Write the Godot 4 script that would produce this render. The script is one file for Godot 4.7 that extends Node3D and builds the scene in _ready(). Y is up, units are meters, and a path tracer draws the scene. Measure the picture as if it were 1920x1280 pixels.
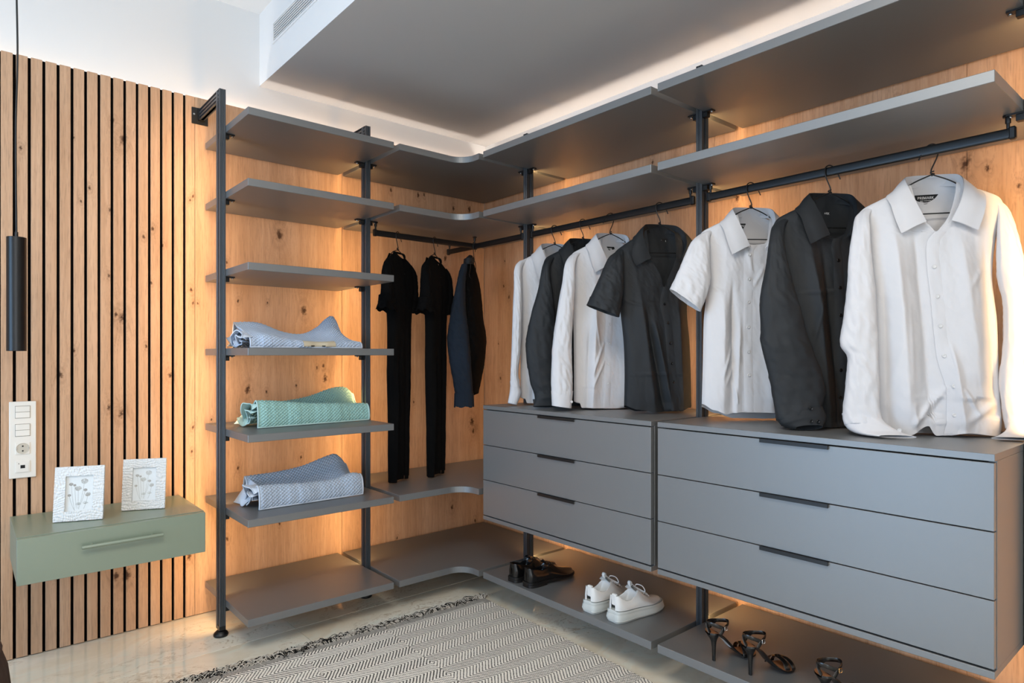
extends Node3D
# A walk-in closet: oak wall panels, open shelving on black uprights, two drawer units, hanging shirts, shoes and a woven rug.
# World: y up, metres. The corner of the two oak walls stands at x = 0, z = 0; the left wall is the plane z = 0, the right wall the plane x = 0.

const WALL_TOP := 2.387
const SOFFIT := 2.535
const CEILING := 2.892
const DEPTH := 0.60
const DRESSER_TOP := 0.9585

var M := {}
var noise := FastNoiseLite.new()
var rough_noise := FastNoiseLite.new()
var taken := {}


# ---------------------------------------------------------------- mesh building
class MB:
	var v := PackedVector3Array()
	var uv := PackedVector2Array()
	var col := PackedColorArray()
	var ix := PackedInt32Array()
	var tint := Color.WHITE
	var xf := Transform3D.IDENTITY

	func pt(p: Vector3, t := Vector2.ZERO) -> int:
		v.append(xf * p)
		uv.append(t)
		col.append(tint)
		return v.size() - 1

	func face(p: Array, out: Vector3, t := []) -> void:
		var q := p
		var s: Array = t
		var n: Vector3 = (p[2] - p[0]).cross(p[1] - p[0])
		if n.dot(out) < 0.0:
			q = p.duplicate()
			q.reverse()
			s = t.duplicate()
			s.reverse()
		var b := v.size()
		for i in q.size():
			pt(q[i], s[i] if s.size() else Vector2.ZERO)
		for i in range(2, q.size()):
			ix.append_array([b, b + i - 1, b + i])

	func box(c: Vector3, s: Vector3, bev := 0.001) -> void:
		var h := s * 0.5
		var e := minf(bev, minf(h.x, minf(h.y, h.z)) * 0.49)
		for ax in 3:
			var u := (ax + 1) % 3
			var w := (ax + 2) % 3
			for sg in [-1.0, 1.0]:
				var p := []
				for k in [[-1, -1], [1, -1], [1, 1], [-1, 1]]:
					var q := Vector3.ZERO
					q[ax] = sg * h[ax]
					q[u] = k[0] * (h[u] - e)
					q[w] = k[1] * (h[w] - e)
					p.append(c + q)
				var n := Vector3.ZERO
				n[ax] = sg
				face(p, n)
			for su in [-1.0, 1.0]:
				for sw in [-1.0, 1.0]:
					var p := []
					for k in [[-1, 0], [1, 0], [1, 1], [-1, 1]]:
						var q := Vector3.ZERO
						q[ax] = k[0] * (h[ax] - e)
						q[u] = su * (h[u] - (e if k[1] else 0.0))
						q[w] = sw * (h[w] - (0.0 if k[1] else e))
						p.append(c + q)
					var n := Vector3.ZERO
					n[u] = su
					n[w] = sw
					face(p, n)
		for sx in [-1.0, 1.0]:
			for sy in [-1.0, 1.0]:
				for sz in [-1.0, 1.0]:
					face([c + Vector3(sx * h.x, sy * (h.y - e), sz * (h.z - e)), c + Vector3(sx * (h.x - e), sy * h.y, sz * (h.z - e)), c + Vector3(sx * (h.x - e), sy * (h.y - e), sz * h.z)], Vector3(sx, sy, sz))

	# rows of points, u to the right and v downwards seen from the front
	func grid(p: PackedVector3Array, nu: int, nv: int, wrap := false, flip := false, tile := Vector2.ONE) -> void:
		var b := v.size()
		for j in nv:
			for i in nu:
				pt(p[j * nu + i], Vector2(tile.x * i / float(nu - 1), tile.y * j / float(nv - 1)))
		for j in nv - 1:
			for i in (nu if wrap else nu - 1):
				var a := b + j * nu + i
				var c := b + j * nu + (i + 1) % nu
				if flip:
					ix.append_array([a, c + nu, c, a, a + nu, c + nu])
				else:
					ix.append_array([a, c, c + nu, a, c + nu, a + nu])

	func tube(path: PackedVector3Array, r: float, n := 8, closed := false, flat := 1.0, up := Vector3.ZERO, taper := 0.0) -> void:
		var m := path.size()
		var side := Vector3.ZERO
		var p := PackedVector3Array()
		for k in m:
			var a := path[posmod(k - 1, m) if closed else maxi(k - 1, 0)]
			var c := path[posmod(k + 1, m) if closed else mini(k + 1, m - 1)]
			var d := (c - a).normalized()
			if up != Vector3.ZERO:
				side = d.cross(up).normalized()
			else:
				if side == Vector3.ZERO:
					side = d.cross(Vector3.UP if absf(d.y) < 0.9 else Vector3.RIGHT).normalized()
				side = (side - d * side.dot(d)).normalized()
			var o := side.cross(d).normalized()
			var rr := r * (1.0 - taper * k / float(m - 1))
			for i in n:
				var f := TAU * i / n
				p.append(path[k] + side * cos(f) * rr + o * sin(f) * rr * flat)
		if closed:
			for i in n:
				p.append(p[i])
		var b := v.size()
		grid(p, n, m + (1 if closed else 0), true, false)
		if not closed:
			for e in 2:
				var c := pt(path[0] if e == 0 else path[m - 1])
				var s := b + (0 if e == 0 else (m - 1) * n)
				for i in n:
					if e == 0:
						ix.append_array([c, s + (i + 1) % n, s + i])
					else:
						ix.append_array([c, s + i, s + (i + 1) % n])

	# profile of (radius, height) from the top down, turned about the y axis
	func lathe(profile: PackedVector2Array, n := 32) -> void:
		var p := PackedVector3Array()
		for q in profile:
			for i in n:
				p.append(Vector3(cos(-TAU * i / n) * q.x, q.y, sin(-TAU * i / n) * q.x))
		grid(p, n, profile.size(), true)

	# a flat outline in x and z with thickness from y0 to y1 and eased edges
	func slab(poly: PackedVector2Array, y0: float, y1: float, e := 0.001) -> void:
		var m := poly.size()
		var area := 0.0
		for i in m:
			area += poly[i].cross(poly[(i + 1) % m])
		var inset := PackedVector2Array()
		for i in m:
			var a := (poly[i] - poly[posmod(i - 1, m)]).normalized()
			var c := (poly[(i + 1) % m] - poly[i]).normalized()
			var na := Vector2(-a.y, a.x) * signf(area)
			var nc := Vector2(-c.y, c.x) * signf(area)
			var bis := (na + nc).normalized()
			inset.append(poly[i] + bis * e / maxf(0.3, bis.dot(na)))
		var tri := Geometry2D.triangulate_polygon(inset)
		for k in range(0, tri.size(), 3):
			var t := []
			for i in 3:
				t.append(inset[tri[k + i]])
			face([Vector3(t[0].x, y1, t[0].y), Vector3(t[1].x, y1, t[1].y), Vector3(t[2].x, y1, t[2].y)], Vector3.UP)
			face([Vector3(t[0].x, y0, t[0].y), Vector3(t[1].x, y0, t[1].y), Vector3(t[2].x, y0, t[2].y)], Vector3.DOWN)
		for i in m:
			var j := (i + 1) % m
			var d := poly[j] - poly[i]
			var out := Vector3(d.y, 0, -d.x) * signf(area)
			var P := [Vector3(poly[i].x, 0, poly[i].y), Vector3(poly[j].x, 0, poly[j].y), Vector3(inset[i].x, 0, inset[i].y), Vector3(inset[j].x, 0, inset[j].y)]
			var lo := Vector3(0, y0 + e, 0)
			var hi := Vector3(0, y1 - e, 0)
			face([P[0] + lo, P[1] + lo, P[1] + hi, P[0] + hi], out)
			face([P[0] + hi, P[1] + hi, P[3] + Vector3(0, y1, 0), P[2] + Vector3(0, y1, 0)], out + Vector3.UP * out.length())
			face([P[0] + lo, P[1] + lo, P[3] + Vector3(0, y0, 0), P[2] + Vector3(0, y0, 0)], out - Vector3.UP * out.length())

	func mesh() -> ArrayMesh:
		var n := PackedVector3Array()
		n.resize(v.size())
		for k in range(0, ix.size(), 3):
			var a := ix[k]
			var b := ix[k + 1]
			var c := ix[k + 2]
			var f := (v[c] - v[a]).cross(v[b] - v[a])
			n[a] += f
			n[b] += f
			n[c] += f
		for k in n.size():
			n[k] = n[k].normalized() if n[k].length_squared() > 0.0 else Vector3.UP
		var arr := []
		arr.resize(Mesh.ARRAY_MAX)
		arr[Mesh.ARRAY_VERTEX] = v
		arr[Mesh.ARRAY_NORMAL] = n
		arr[Mesh.ARRAY_TEX_UV] = uv
		arr[Mesh.ARRAY_COLOR] = col
		arr[Mesh.ARRAY_INDEX] = ix
		var m := ArrayMesh.new()
		m.add_surface_from_arrays(Mesh.PRIMITIVE_TRIANGLES, arr)
		return m


# ---------------------------------------------------------------- nodes
func numbered(called: String) -> String:
	taken[called] = taken.get(called, -1) + 1
	return called if taken[called] == 0 else "%s_%03d" % [called, taken[called]]


func part(called: String, m: Mesh, material: Material, parent: Node3D, label := "") -> MeshInstance3D:
	var o := MeshInstance3D.new()
	var k := 0
	o.name = called
	while parent.has_node(NodePath(o.name)):
		k += 1
		o.name = "%s_%03d" % [called, k]
	o.mesh = m
	o.material_override = null
	for s in m.get_surface_count():
		o.set_surface_override_material(s, material)
	o.cast_shadow = GeometryInstance3D.SHADOW_CASTING_SETTING_ON
	if label:
		o.set_meta("label", label)
	parent.add_child(o, true)
	return o


func thing(called: String, label: String, category: String, group := "", at := Vector3.ZERO, turn := 0.0) -> Node3D:
	var o := Node3D.new()
	o.name = numbered(called)
	o.position = at
	o.rotation.y = turn
	o.set_meta("label", label)
	o.set_meta("category", category)
	if group:
		o.set_meta("group", group)
	add_child(o, true)
	return o


func setting(called: String) -> Node3D:
	var o := Node3D.new()
	o.name = called
	o.set_meta("kind", "structure")
	add_child(o, true)
	return o


func boxes(list: Array, bev := 0.001) -> ArrayMesh:
	var b := MB.new()
	for k in list:
		b.box(k[0], k[1], bev)
	return b.mesh()


func span(a: Vector3, b: Vector3, bev := 0.001) -> ArrayMesh:
	return boxes([[(a + b) * 0.5, (b - a).abs()]], bev)


func wire(path: PackedVector3Array, r: float, n := 8, closed := false, flat := 1.0, up := Vector3.ZERO) -> ArrayMesh:
	var b := MB.new()
	b.tube(path, r, n, closed, flat, up)
	return b.mesh()


# ---------------------------------------------------------------- curves
func curve(p: Array) -> Curve3D:
	var c := Curve3D.new()
	c.bake_interval = 0.004
	for i in p.size():
		var q: Vector3 = v3(p[i])
		var a: Vector3 = v3(p[maxi(i - 1, 0)])
		var b: Vector3 = v3(p[mini(i + 1, p.size() - 1)])
		var la := (q - a).length()
		var lb := (b - q).length()
		var d := (b - a) / maxf(la + lb, 1e-6)
		c.add_point(q, -d * la / 3.0, d * lb / 3.0)
	return c


func v3(p) -> Vector3:
	return p if p is Vector3 else Vector3(p.x, p.y, 0)


func along(p: Array, n: int) -> PackedVector3Array:
	var c := curve(p)
	var out := PackedVector3Array()
	var l := c.get_baked_length()
	for k in n:
		out.append(c.sample_baked(l * k / float(n - 1), true))
	return out


# value of the curve through points (value, key), keys falling
func at_key(p: Array, y: float) -> float:
	var n := p.size()
	if y >= p[0].y:
		return p[0].x
	if y <= p[n - 1].y:
		return p[n - 1].x
	var i := 0
	while p[i + 1].y > y:
		i += 1
	var a: Vector2 = p[i]
	var b: Vector2 = p[i + 1]
	var h := b.y - a.y
	var s := (b.x - a.x) / h
	var ma: float = s if i == 0 else (b.x - p[i - 1].x) / (b.y - p[i - 1].y)
	var mb: float = s if i == n - 2 else (p[i + 2].x - a.x) / (p[i + 2].y - a.y)
	var t := (y - a.y) / h
	var t2 := t * t
	var t3 := t2 * t
	return (2 * t3 - 3 * t2 + 1) * a.x + (t3 - 2 * t2 + t) * h * ma + (3 * t2 - 2 * t3) * b.x + (t3 - t2) * h * mb


# height of a hem line: points (x, y), x rising
func hem_at(p: Array, x: float) -> float:
	if x <= p[0].x:
		return p[0].y
	for i in p.size() - 1:
		if x <= p[i + 1].x:
			return lerpf(p[i].y, p[i + 1].y, smoothstep(0.0, 1.0, (x - p[i].x) / (p[i + 1].x - p[i].x)))
	return p[p.size() - 1].y


# ---------------------------------------------------------------- materials and textures
func mat(c: Color, rough := 0.6, metal := 0.0, spec := 0.5) -> StandardMaterial3D:
	var m := StandardMaterial3D.new()
	m.albedo_color = c
	m.roughness = rough
	m.metallic = metal
	m.metallic_specular = spec
	m.cull_mode = BaseMaterial3D.CULL_DISABLED
	return m


func glow(c: Color, e: float) -> StandardMaterial3D:
	var m := mat(c, 0.5)
	m.emission_enabled = true
	m.emission = c
	m.emission_energy_multiplier = e
	return m


func cloth_mat(c: Color, sheen := 0.0, bump := 0.02) -> StandardMaterial3D:
	var m := mat(c, 0.92, 0.0, 0.25)
	if sheen > 0.0:
		m.rim_enabled = true
		m.rim = sheen
		m.rim_tint = 0.5
	m.heightmap_enabled = true
	m.heightmap_texture = M.weave
	m.heightmap_scale = bump
	m.uv1_triplanar = true
	m.uv1_scale = Vector3.ONE * 60.0
	return m


func from_bytes(w: int, h: int, data: PackedByteArray) -> ImageTexture:
	return ImageTexture.create_from_image(Image.create_from_data(w, h, false, Image.FORMAT_RGB8, data))


# knotty oak veneer, grain upright; knots are Vector3(x, y, size) in metres from the lower left of a w by h metre sheet
func oak(w: float, h: float, step: float, knots: Array, seed_: int) -> ImageTexture:
	var nx := int(w / step)
	var ny := int(h / step)
	var warp := PackedFloat32Array()
	var dark := PackedFloat32Array()
	warp.resize(nx * ny)
	dark.resize(nx * ny)
	var rng := RandomNumberGenerator.new()
	rng.seed = seed_
	noise.seed = seed_
	noise.frequency = 1.0
	for k in knots:
		var r: float = k.z * 0.82
		var lean := rng.randf_range(-0.5, 0.5)
		var x0 := maxi(0, int((k.x - r * 7.0) / step))
		var x1 := mini(nx - 1, int((k.x + r * 7.0) / step))
		var y0 := maxi(0, int((h - k.y - r * 14.0) / step))
		var y1 := mini(ny - 1, int((h - k.y + r * 14.0) / step))
		for j in range(y0, y1 + 1):
			var dy: float = (h - j * step - k.y) / r
			for i in range(x0, x1 + 1):
				var dx: float = (i * step - k.x) / r + lean * dy * 0.35
				var q := dx * dx * 0.5 + dy * dy * 0.10
				if q < 9.0:
					warp[j * nx + i] += r * 1.6 * signf(dx) * minf(absf(dx), 1.0) * exp(-q * 0.55)
					var e := sqrt(dx * dx + dy * dy * 0.32)
					var rag := 0.70 + 0.9 * noise.get_noise_3d(dx * 1.3, dy * 1.3, k.x * 40.0)
					dark[j * nx + i] += 0.95 * exp(-pow(e / (0.66 * rag), 2.2)) + 0.22 * exp(-q * 0.8) * (0.6 + 0.4 * sin(e * 5.0))
	var data := PackedByteArray()
	data.resize(nx * ny * 3)
	var at := 0
	var lin := PackedFloat32Array()
	for j in ny:
		var y := j * step
		for i in nx:
			var k := j * nx + i
			var x := i * step + warp[k]
			var broad := noise.get_noise_2d(x * 9.0, y * 0.35)
			var grain := noise.get_noise_2d(x * 62.0 + broad * 2.0, y * 1.3 + 40.0)
			var pore := noise.get_noise_2d(x * 330.0, y * 7.0 + 90.0)
			var cloud := noise.get_noise_2d(x * 3.0 + 70.0, y * 1.6)
			var t := 0.5 + 0.33 * broad + 0.30 * grain + 0.22 * cloud
			var d := 1.0 - 0.13 * maxf(0.0, pore * 1.8 - 0.15)
			var kn := minf(dark[k], 1.0)
			var r := lerpf(0.690, 0.835, t) * d
			var g := lerpf(0.540, 0.692, t) * d
			var b := lerpf(0.412, 0.570, t) * d
			data[at] = int(255.0 * clampf(lerpf(r, 0.24, kn * 0.86), 0, 1))
			data[at + 1] = int(255.0 * clampf(lerpf(g, 0.15, kn * 0.86), 0, 1))
			data[at + 2] = int(255.0 * clampf(lerpf(b, 0.09, kn * 0.86), 0, 1))
			at += 3
	return from_bytes(nx, ny, data)


func onyx(n: int) -> ImageTexture:
	noise.seed = 77
	noise.frequency = 1.0
	var data := PackedByteArray()
	data.resize(n * n * 3)
	var at := 0
	for j in n:
		for i in n:
			# the sheet closes on itself: sampled on a ring in each direction
			var x := i / float(n)
			var y := j / float(n)
			var fx := 1.6 * x
			var fy := 6.0 * y
			var bx := minf(1.0, minf(x, 1.0 - x) * 12.0)
			var w1 := noise.get_noise_2d(fx * 1.7, fy * 0.8) * bx
			var w2 := noise.get_noise_2d(fx * 5.0 + w1 * 2.0 + 30.0, fy * 2.2 + w1 * 2.5) * bx
			var w3 := noise.get_noise_2d(fx * 1.3 + w2 * 1.2 + 90.0, fy * 1.1 + w1 * 3.0)
			var vein := pow(maxf(0.0, 1.0 - absf(w3) * 9.0), 3.0) * clampf(0.3 + 2.5 * w1, 0.0, 1.0)
			var haze := clampf(0.5 + w1 * 0.9 + w2 * 0.45, 0, 1)
			var c := Color(0.86, 0.82, 0.735).lerp(Color(0.955, 0.935, 0.88), haze)
			c = c.lerp(Color(0.86, 0.87, 0.81), clampf(w2 * 1.2, 0, 0.7))
			c = c.lerp(Color(0.46, 0.33, 0.20), vein * 0.45)
			data[at] = int(255.0 * c.r)
			data[at + 1] = int(255.0 * c.g)
			data[at + 2] = int(255.0 * c.b)
			at += 3
	return from_bytes(n, n, data)


# flat-woven herringbone with a column of nested diamonds, w across (x) and h along (z), in metres
func herringbone(w: float, h: float, step: float) -> Array:
	var nx := int(w / step)
	var ny := int(h / step)
	var data := PackedByteArray()
	data.resize(nx * ny * 3)
	var bump := PackedByteArray()
	bump.resize(nx * ny * 3)
	noise.seed = 5
	noise.frequency = 1.0
	var at := 0
	for j in ny:
		var y := j * step
		var band := fposmod(y / 0.118, 1.0)
		var tri := absf(band - 0.5) * 2.0
		for i in nx:
			var x := i * step
			var cell := fposmod((x - 0.97) / 0.44, 1.0)
			var mx := absf(x - 0.97) if x < 1.25 else x - 0.97
			if x < 0.60:
				mx = absf(x - 0.31) + 0.05
			var ph := mx / 0.0145 + tri * 2.9
			var n := noise.get_noise_2d(x * 260.0, y * 260.0)
			var wob := noise.get_noise_2d(x * 30.0, y * 30.0) * 0.10
			var s := sin(TAU * (ph + wob)) + n * 0.7
			var tooth := sin(TAU * y / 0.0062) * 0.35
			var k := smoothstep(-0.80, -0.20, s + tooth + (0.05 if band < 0.5 else 0.25))
			var edge := minf(minf(x, w - x), minf(y, h - y))
			if edge < 0.035 and y < 0.06:
				k = smoothstep(-0.3, 0.3, sin(TAU * (x * 90.0 + y * 140.0)) + n)
			var c := Color(0.11, 0.105, 0.10).lerp(Color(0.93, 0.905, 0.86), k)
			c = c * (1.0 + n * 0.12)
			data[at] = int(255.0 * clampf(c.r, 0, 1))
			data[at + 1] = int(255.0 * clampf(c.g, 0, 1))
			data[at + 2] = int(255.0 * clampf(c.b, 0, 1))
			var e := int(255.0 * clampf(0.35 + 0.35 * k + 0.25 * tooth + n * 0.2, 0, 1))
			bump[at] = e
			bump[at + 1] = e
			bump[at + 2] = e
			at += 3
	return [from_bytes(nx, ny, data), from_bytes(nx, ny, bump)]


func weave_height(n: int) -> ImageTexture:
	var data := PackedByteArray()
	data.resize(n * n * 3)
	var at := 0
	for j in n:
		for i in n:
			var a := TAU * i * 8.0 / n
			var b := TAU * j * 8.0 / n
			var e := int(127.0 + 60.0 * sin(a) * sin(b) + 50.0 * sin(a + b))
			for k in 3:
				data[at + k] = e
			at += 3
	return from_bytes(n, n, data)


func make_materials() -> void:
	M.weave = weave_height(128)
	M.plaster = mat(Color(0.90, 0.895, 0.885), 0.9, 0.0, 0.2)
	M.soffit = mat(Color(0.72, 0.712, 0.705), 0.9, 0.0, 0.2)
	M.felt = mat(Color(0.055, 0.05, 0.048), 0.95, 0.0, 0.1)
	M.laminate = mat(Color(0.495, 0.505, 0.51), 0.43, 0.5, 0.6)
	M.laminate_dark = mat(Color(0.10, 0.10, 0.10), 0.6)
	M.alu = mat(Color(0.22, 0.24, 0.26), 0.38, 0.2, 0.7)
	M.black = mat(Color(0.05, 0.05, 0.052), 0.42)
	M.rail = mat(Color(0.10, 0.105, 0.11), 0.36, 0.2)
	M.steel = mat(Color(0.75, 0.75, 0.74), 0.25, 0.9)
	M.sage = mat(Color(0.49, 0.54, 0.465), 0.36, 0.0, 0.7)
	M.sage_dark = mat(Color(0.16, 0.18, 0.16), 0.6)
	M.white_plastic = mat(Color(0.88, 0.86, 0.82), 0.4)
	M.dark_hole = mat(Color(0.03, 0.03, 0.03), 0.7)
	M.grout = mat(Color(0.66, 0.62, 0.54), 0.8)
	M.warm_led = glow(Color(1.0, 0.84, 0.62), 3.0)
	M.unseen_lamp_panel = glow(Color(1.0, 0.95, 0.88), 3.0)
	M.white_led = glow(Color(1.0, 0.92, 0.84), 3.0)
	M.white_cotton = cloth_mat(Color(0.79, 0.79, 0.80))
	M.black_cotton = cloth_mat(Color(0.105, 0.120, 0.135), 0.02)
	M.black_cotton.roughness = 0.70
	M.black_cotton.metallic_specular = 0.45
	M.navy_lit_cotton = cloth_mat(Color(0.125, 0.155, 0.195), 0.03)
	M.black_knit = cloth_mat(Color(0.022, 0.022, 0.024))
	M.brown_cord = cloth_mat(Color(0.25, 0.19, 0.165), 0.2, 0.1)
	M.label = mat(Color(0.05, 0.05, 0.05), 0.8)
	M.thread = mat(Color(0.92, 0.92, 0.92), 0.7)
	M.white_button = mat(Color(0.80, 0.80, 0.80), 0.35)
	M.black_button = mat(Color(0.05, 0.055, 0.06), 0.25)
	M.pendant = mat(Color(0.075, 0.078, 0.082), 0.33, 0.2)
	M.frame_white = mat(Color(0.84, 0.84, 0.83), 0.6)
	var glass := mat(Color(0.92, 0.97, 1.0, 0.08), 0.02)
	glass.transparency = BaseMaterial3D.TRANSPARENCY_ALPHA
	M.glass = glass


# ================================================================ the scene
func _ready() -> void:
	# camera: level, with the lens shifted up a little
	var cam := Camera3D.new()
	cam.name = "camera"
	cam.projection = Camera3D.PROJECTION_FRUSTUM
	cam.keep_aspect = Camera3D.KEEP_HEIGHT
	cam.near = 0.05
	cam.far = 60.0
	cam.size = 2.0 * 0.05 * 640.0 / 1207.38
	cam.frustum_offset = Vector2(0, 0.05 * 25.14 / 1207.38)
	cam.position = Vector3(-2.5065, 1.2, 3.201)
	cam.rotation.y = -deg_to_rad(90.0 - 49.472)
	add_child(cam)
	cam.current = true

	# a clear pale-blue sky outside the windows
	var env := Environment.new()
	env.background_mode = Environment.BG_COLOR
	env.background_color = Color(0.62, 0.78, 0.95)
	env.background_energy_multiplier = 0.8
	env.tonemap_mode = Environment.TONE_MAPPER_LINEAR
	env.tonemap_exposure = 0.80
	env.sdfgi_enabled = true
	env.ssao_enabled = true
	env.ssil_enabled = true
	var we := WorldEnvironment.new()
	we.name = "world"
	we.environment = env
	add_child(we)

	# unseen far window, lights the drawer fronts; rear window added as fill daylight
	area("unseen_window_daylight", Vector3(-4.80, 1.25, 1.25), Vector2(1.5, 2.4), Vector3(1, 0, 0), Color(0.68, 0.84, 1.0), 9.5)
	area("added_rear_window_fill", Vector3(-3.5, 1.35, 5.38), Vector2(2.4, 2.3), Vector3(0, 0, -1), Color(0.98, 0.985, 1.0), 6.0)
	# unseen ceiling lamp above the camera, placed to light the floor and tops
	area("unseen_ceiling_lamp_light", Vector3(-2.55, 2.868, 2.75), Vector2(1.15, 1.15), Vector3(0, -1, 0), Color(1.0, 0.965, 0.92), 6.5, Vector3(1, 0, 0))
	# cove strips on top of the panelling
	area("cove_light_left", Vector3(-2.25, 2.346, -0.036), Vector2(4.4, 0.008), Vector3(0, 1, 0), Color(1.0, 0.95, 0.90), 0.55, Vector3(1, 0, 0))
	area("cove_light_right", Vector3(0.036, 2.360, 1.75), Vector2(3.5, 0.008), Vector3(0, 1, 0), Color(1.0, 0.95, 0.90), 0.6, Vector3(0, 0, 1))

	make_materials()
	make_room()
	make_shelving()
	make_drawer_units()
	make_rails()
	make_bedside()
	make_clothes()
	make_towels()
	make_shoes()
	make_rug()


func area(called: String, at: Vector3, size: Vector2, towards: Vector3, c: Color, e: float, along_x := Vector3.ZERO) -> AreaLight3D:
	var l := AreaLight3D.new()
	l.name = called
	var z := -towards.normalized()
	var x := along_x if along_x != Vector3.ZERO else Vector3.UP.cross(z).normalized()
	l.transform = Transform3D(Basis(x, z.cross(x), z), at)
	l.area_size = size
	l.area_normalize_energy = true
	l.light_color = c
	l.light_energy = e
	l.shadow_enabled = true
	l.set("area_range", 12.0)
	add_child(l)
	return l


# ---------------------------------------------------------------- room
func planar(b: MB, ax: int, x0: float, w: float, h: float) -> ArrayMesh:
	for k in b.v.size():
		b.uv[k] = Vector2((b.v[k][ax] - x0) / w, (h - b.v[k].y) / h)
	return b.mesh()


func make_room() -> void:
	# where knots show on the left wall, (x, y, size)
	var kl := [Vector3(-2.330, 2.02, .010), Vector3(-2.160, 2.18, .007), Vector3(-2.155, 2.10, .006), Vector3(-2.018, 2.20, .013), Vector3(-1.978, 2.13, .024), Vector3(-2.10, 1.90, .010), Vector3(-2.13, 1.84, .007),
		Vector3(-2.027, 1.82, .009), Vector3(-1.90, 1.72, .010), Vector3(-1.865, 1.76, .011), Vector3(-1.70, 1.93, .009), Vector3(-1.712, 1.91, .007), Vector3(-2.20, 1.12, .014), Vector3(-2.155, 1.22, .010), Vector3(-2.03, 1.54, .009),
		Vector3(-2.005, 1.375, .012), Vector3(-1.982, 1.362, .026), Vector3(-2.03, 0.98, .013), Vector3(-1.985, 0.95, .020), Vector3(-1.89, 1.24, .009), Vector3(-1.87, 1.52, .008), Vector3(-1.825, 1.69, .008), Vector3(-1.795, 1.11, .015),
		Vector3(-1.708, 1.50, .012), Vector3(-1.70, 1.44, .009), Vector3(-1.68, 1.44, .007), Vector3(-1.70, 0.87, .010), Vector3(-1.705, 0.76, .009), Vector3(-2.005, 0.255, .020), Vector3(-1.965, 0.25, .026), Vector3(-1.865, 0.35, .010), Vector3(-1.715, 0.28, .017),
		Vector3(-2.215, 0.30, .007), Vector3(-1.552, 1.64, .008), Vector3(-1.30, 1.80, .030), Vector3(-1.50, 1.46, .010), Vector3(-1.36, 1.46, .008), Vector3(-1.175, 1.43, .024), Vector3(-1.365, 1.02, .010), Vector3(-1.455, 1.035, .022), Vector3(-1.06, 1.08, .022),
		Vector3(-1.07, 1.145, .012), Vector3(-1.105, 1.135, .010), Vector3(-1.215, 1.045, .011), Vector3(-1.50, 0.66, .011), Vector3(-1.365, 0.58, .008), Vector3(-1.19, 0.68, .011), Vector3(-1.62, 0.90, .007), Vector3(-1.47, 0.93, .006), Vector3(-1.10, 0.59, .008),
		Vector3(-0.64, 1.33, .011), Vector3(-0.64, 1.60, .006), Vector3(-0.62, 0.80, .007), Vector3(-0.67, 0.735, .010), Vector3(-0.10, 0.79, .028), Vector3(-0.09, 0.73, .016), Vector3(-0.66, 0.575, .007), Vector3(-0.84, 0.155, .024), Vector3(-0.79, 0.12, .012),
		Vector3(-0.63, 0.165, .009), Vector3(-0.25, 0.28, .018), Vector3(-0.075, 0.17, .014), Vector3(-0.67, 2.13, .014), Vector3(-0.49, 2.13, .016), Vector3(-0.45, 2.14, .012), Vector3(-0.12, 2.10, .022), Vector3(-0.24, 2.09, .015), Vector3(-0.22, 1.42, .008),
		Vector3(-1.55, 0.33, .012), Vector3(-1.30, 0.36, .010), Vector3(-1.43, 1.90, .012), Vector3(-1.24, 2.03, .014), Vector3(-0.30, 1.78, .020), Vector3(-0.52, 0.93, .009)]
	# and on the right wall, (z, y, size)
	var kr := [Vector3(0.19, 1.62, .011), Vector3(0.24, 1.55, .013), Vector3(0.16, 1.06, .012), Vector3(0.20, 1.77, .008), Vector3(0.14, 1.27, .008), Vector3(2.20, 2.06, .014), Vector3(2.36, 2.10, .010), Vector3(2.56, 1.83, .026), Vector3(2.62, 1.80, .012),
		Vector3(2.70, 1.73, .010), Vector3(2.74, 1.62, .012), Vector3(0.90, 2.05, .010), Vector3(1.30, 2.12, .013), Vector3(1.74, 1.87, .018), Vector3(2.9, 1.9, .02), Vector3(1.65, 2.19, .012), Vector3(2.66, 1.44, .010)]
	var oak_left := mat(Color.WHITE, 0.55, 0.0, 0.35)
	oak_left.albedo_texture = oak(2.8, 2.4, 0.0022, kl.map(func(k): return Vector3(k.x + 2.8, k.y, k.z)), 11)
	var oak_right := mat(Color.WHITE, 0.55, 0.0, 0.35)
	oak_right.albedo_texture = oak(3.4, 2.4, 0.0025, kr, 23)
	M.oak_left = oak_left

	var far_x := -4.9
	var back_z := 5.5
	var T := 0.14
	var high := CEILING + 0.14

	# floor of large polished tiles on a grouted bed
	var fl := setting("floor")
	part("screed", span(Vector3(far_x - T, -0.16, -0.05 - T), Vector3(0.05 + T, -0.004, back_z + T), 0), M.grout, fl)
	var stone := mat(Color.WHITE, 0.09, 0.0, 0.55)
	stone.albedo_texture = onyx(768)
	stone.texture_repeat = true
	var rng := RandomNumberGenerator.new()
	rng.seed = 4
	for i in range(-3, 2):
		for j in range(-1, 7):
			var x0 := maxf(-1.39 + 1.63 * i, far_x)
			var x1 := minf(-1.39 + 1.63 * (i + 1), 0.05)
			var z0 := maxf(0.437 + 0.815 * j, -0.05)
			var z1 := minf(0.437 + 0.815 * (j + 1), back_z)
			if x1 - x0 < 0.02 or z1 - z0 < 0.02:
				continue
			var b := MB.new()
			var g := 0.0011
			b.box(Vector3((x0 + x1) / 2, -0.006, (z0 + z1) / 2), Vector3(x1 - x0 - 2 * g, 0.012, z1 - z0 - 2 * g), 0.0007)
			var off := Vector2(rng.randf(), rng.randf())
			for k in b.v.size():
				b.uv[k] = Vector2(b.v[k].x / 2.6, b.v[k].z / 2.6) + off
			part("tile", b.mesh(), stone, fl)

	# left wall: white plaster, black felt with oak slats, then flush oak panels
	var wl := setting("wall_left")
	part("plaster", span(Vector3(far_x - T, -0.16, -0.05 - T), Vector3(0.05 + T, high, -0.05), 0), M.plaster, wl)
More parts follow.
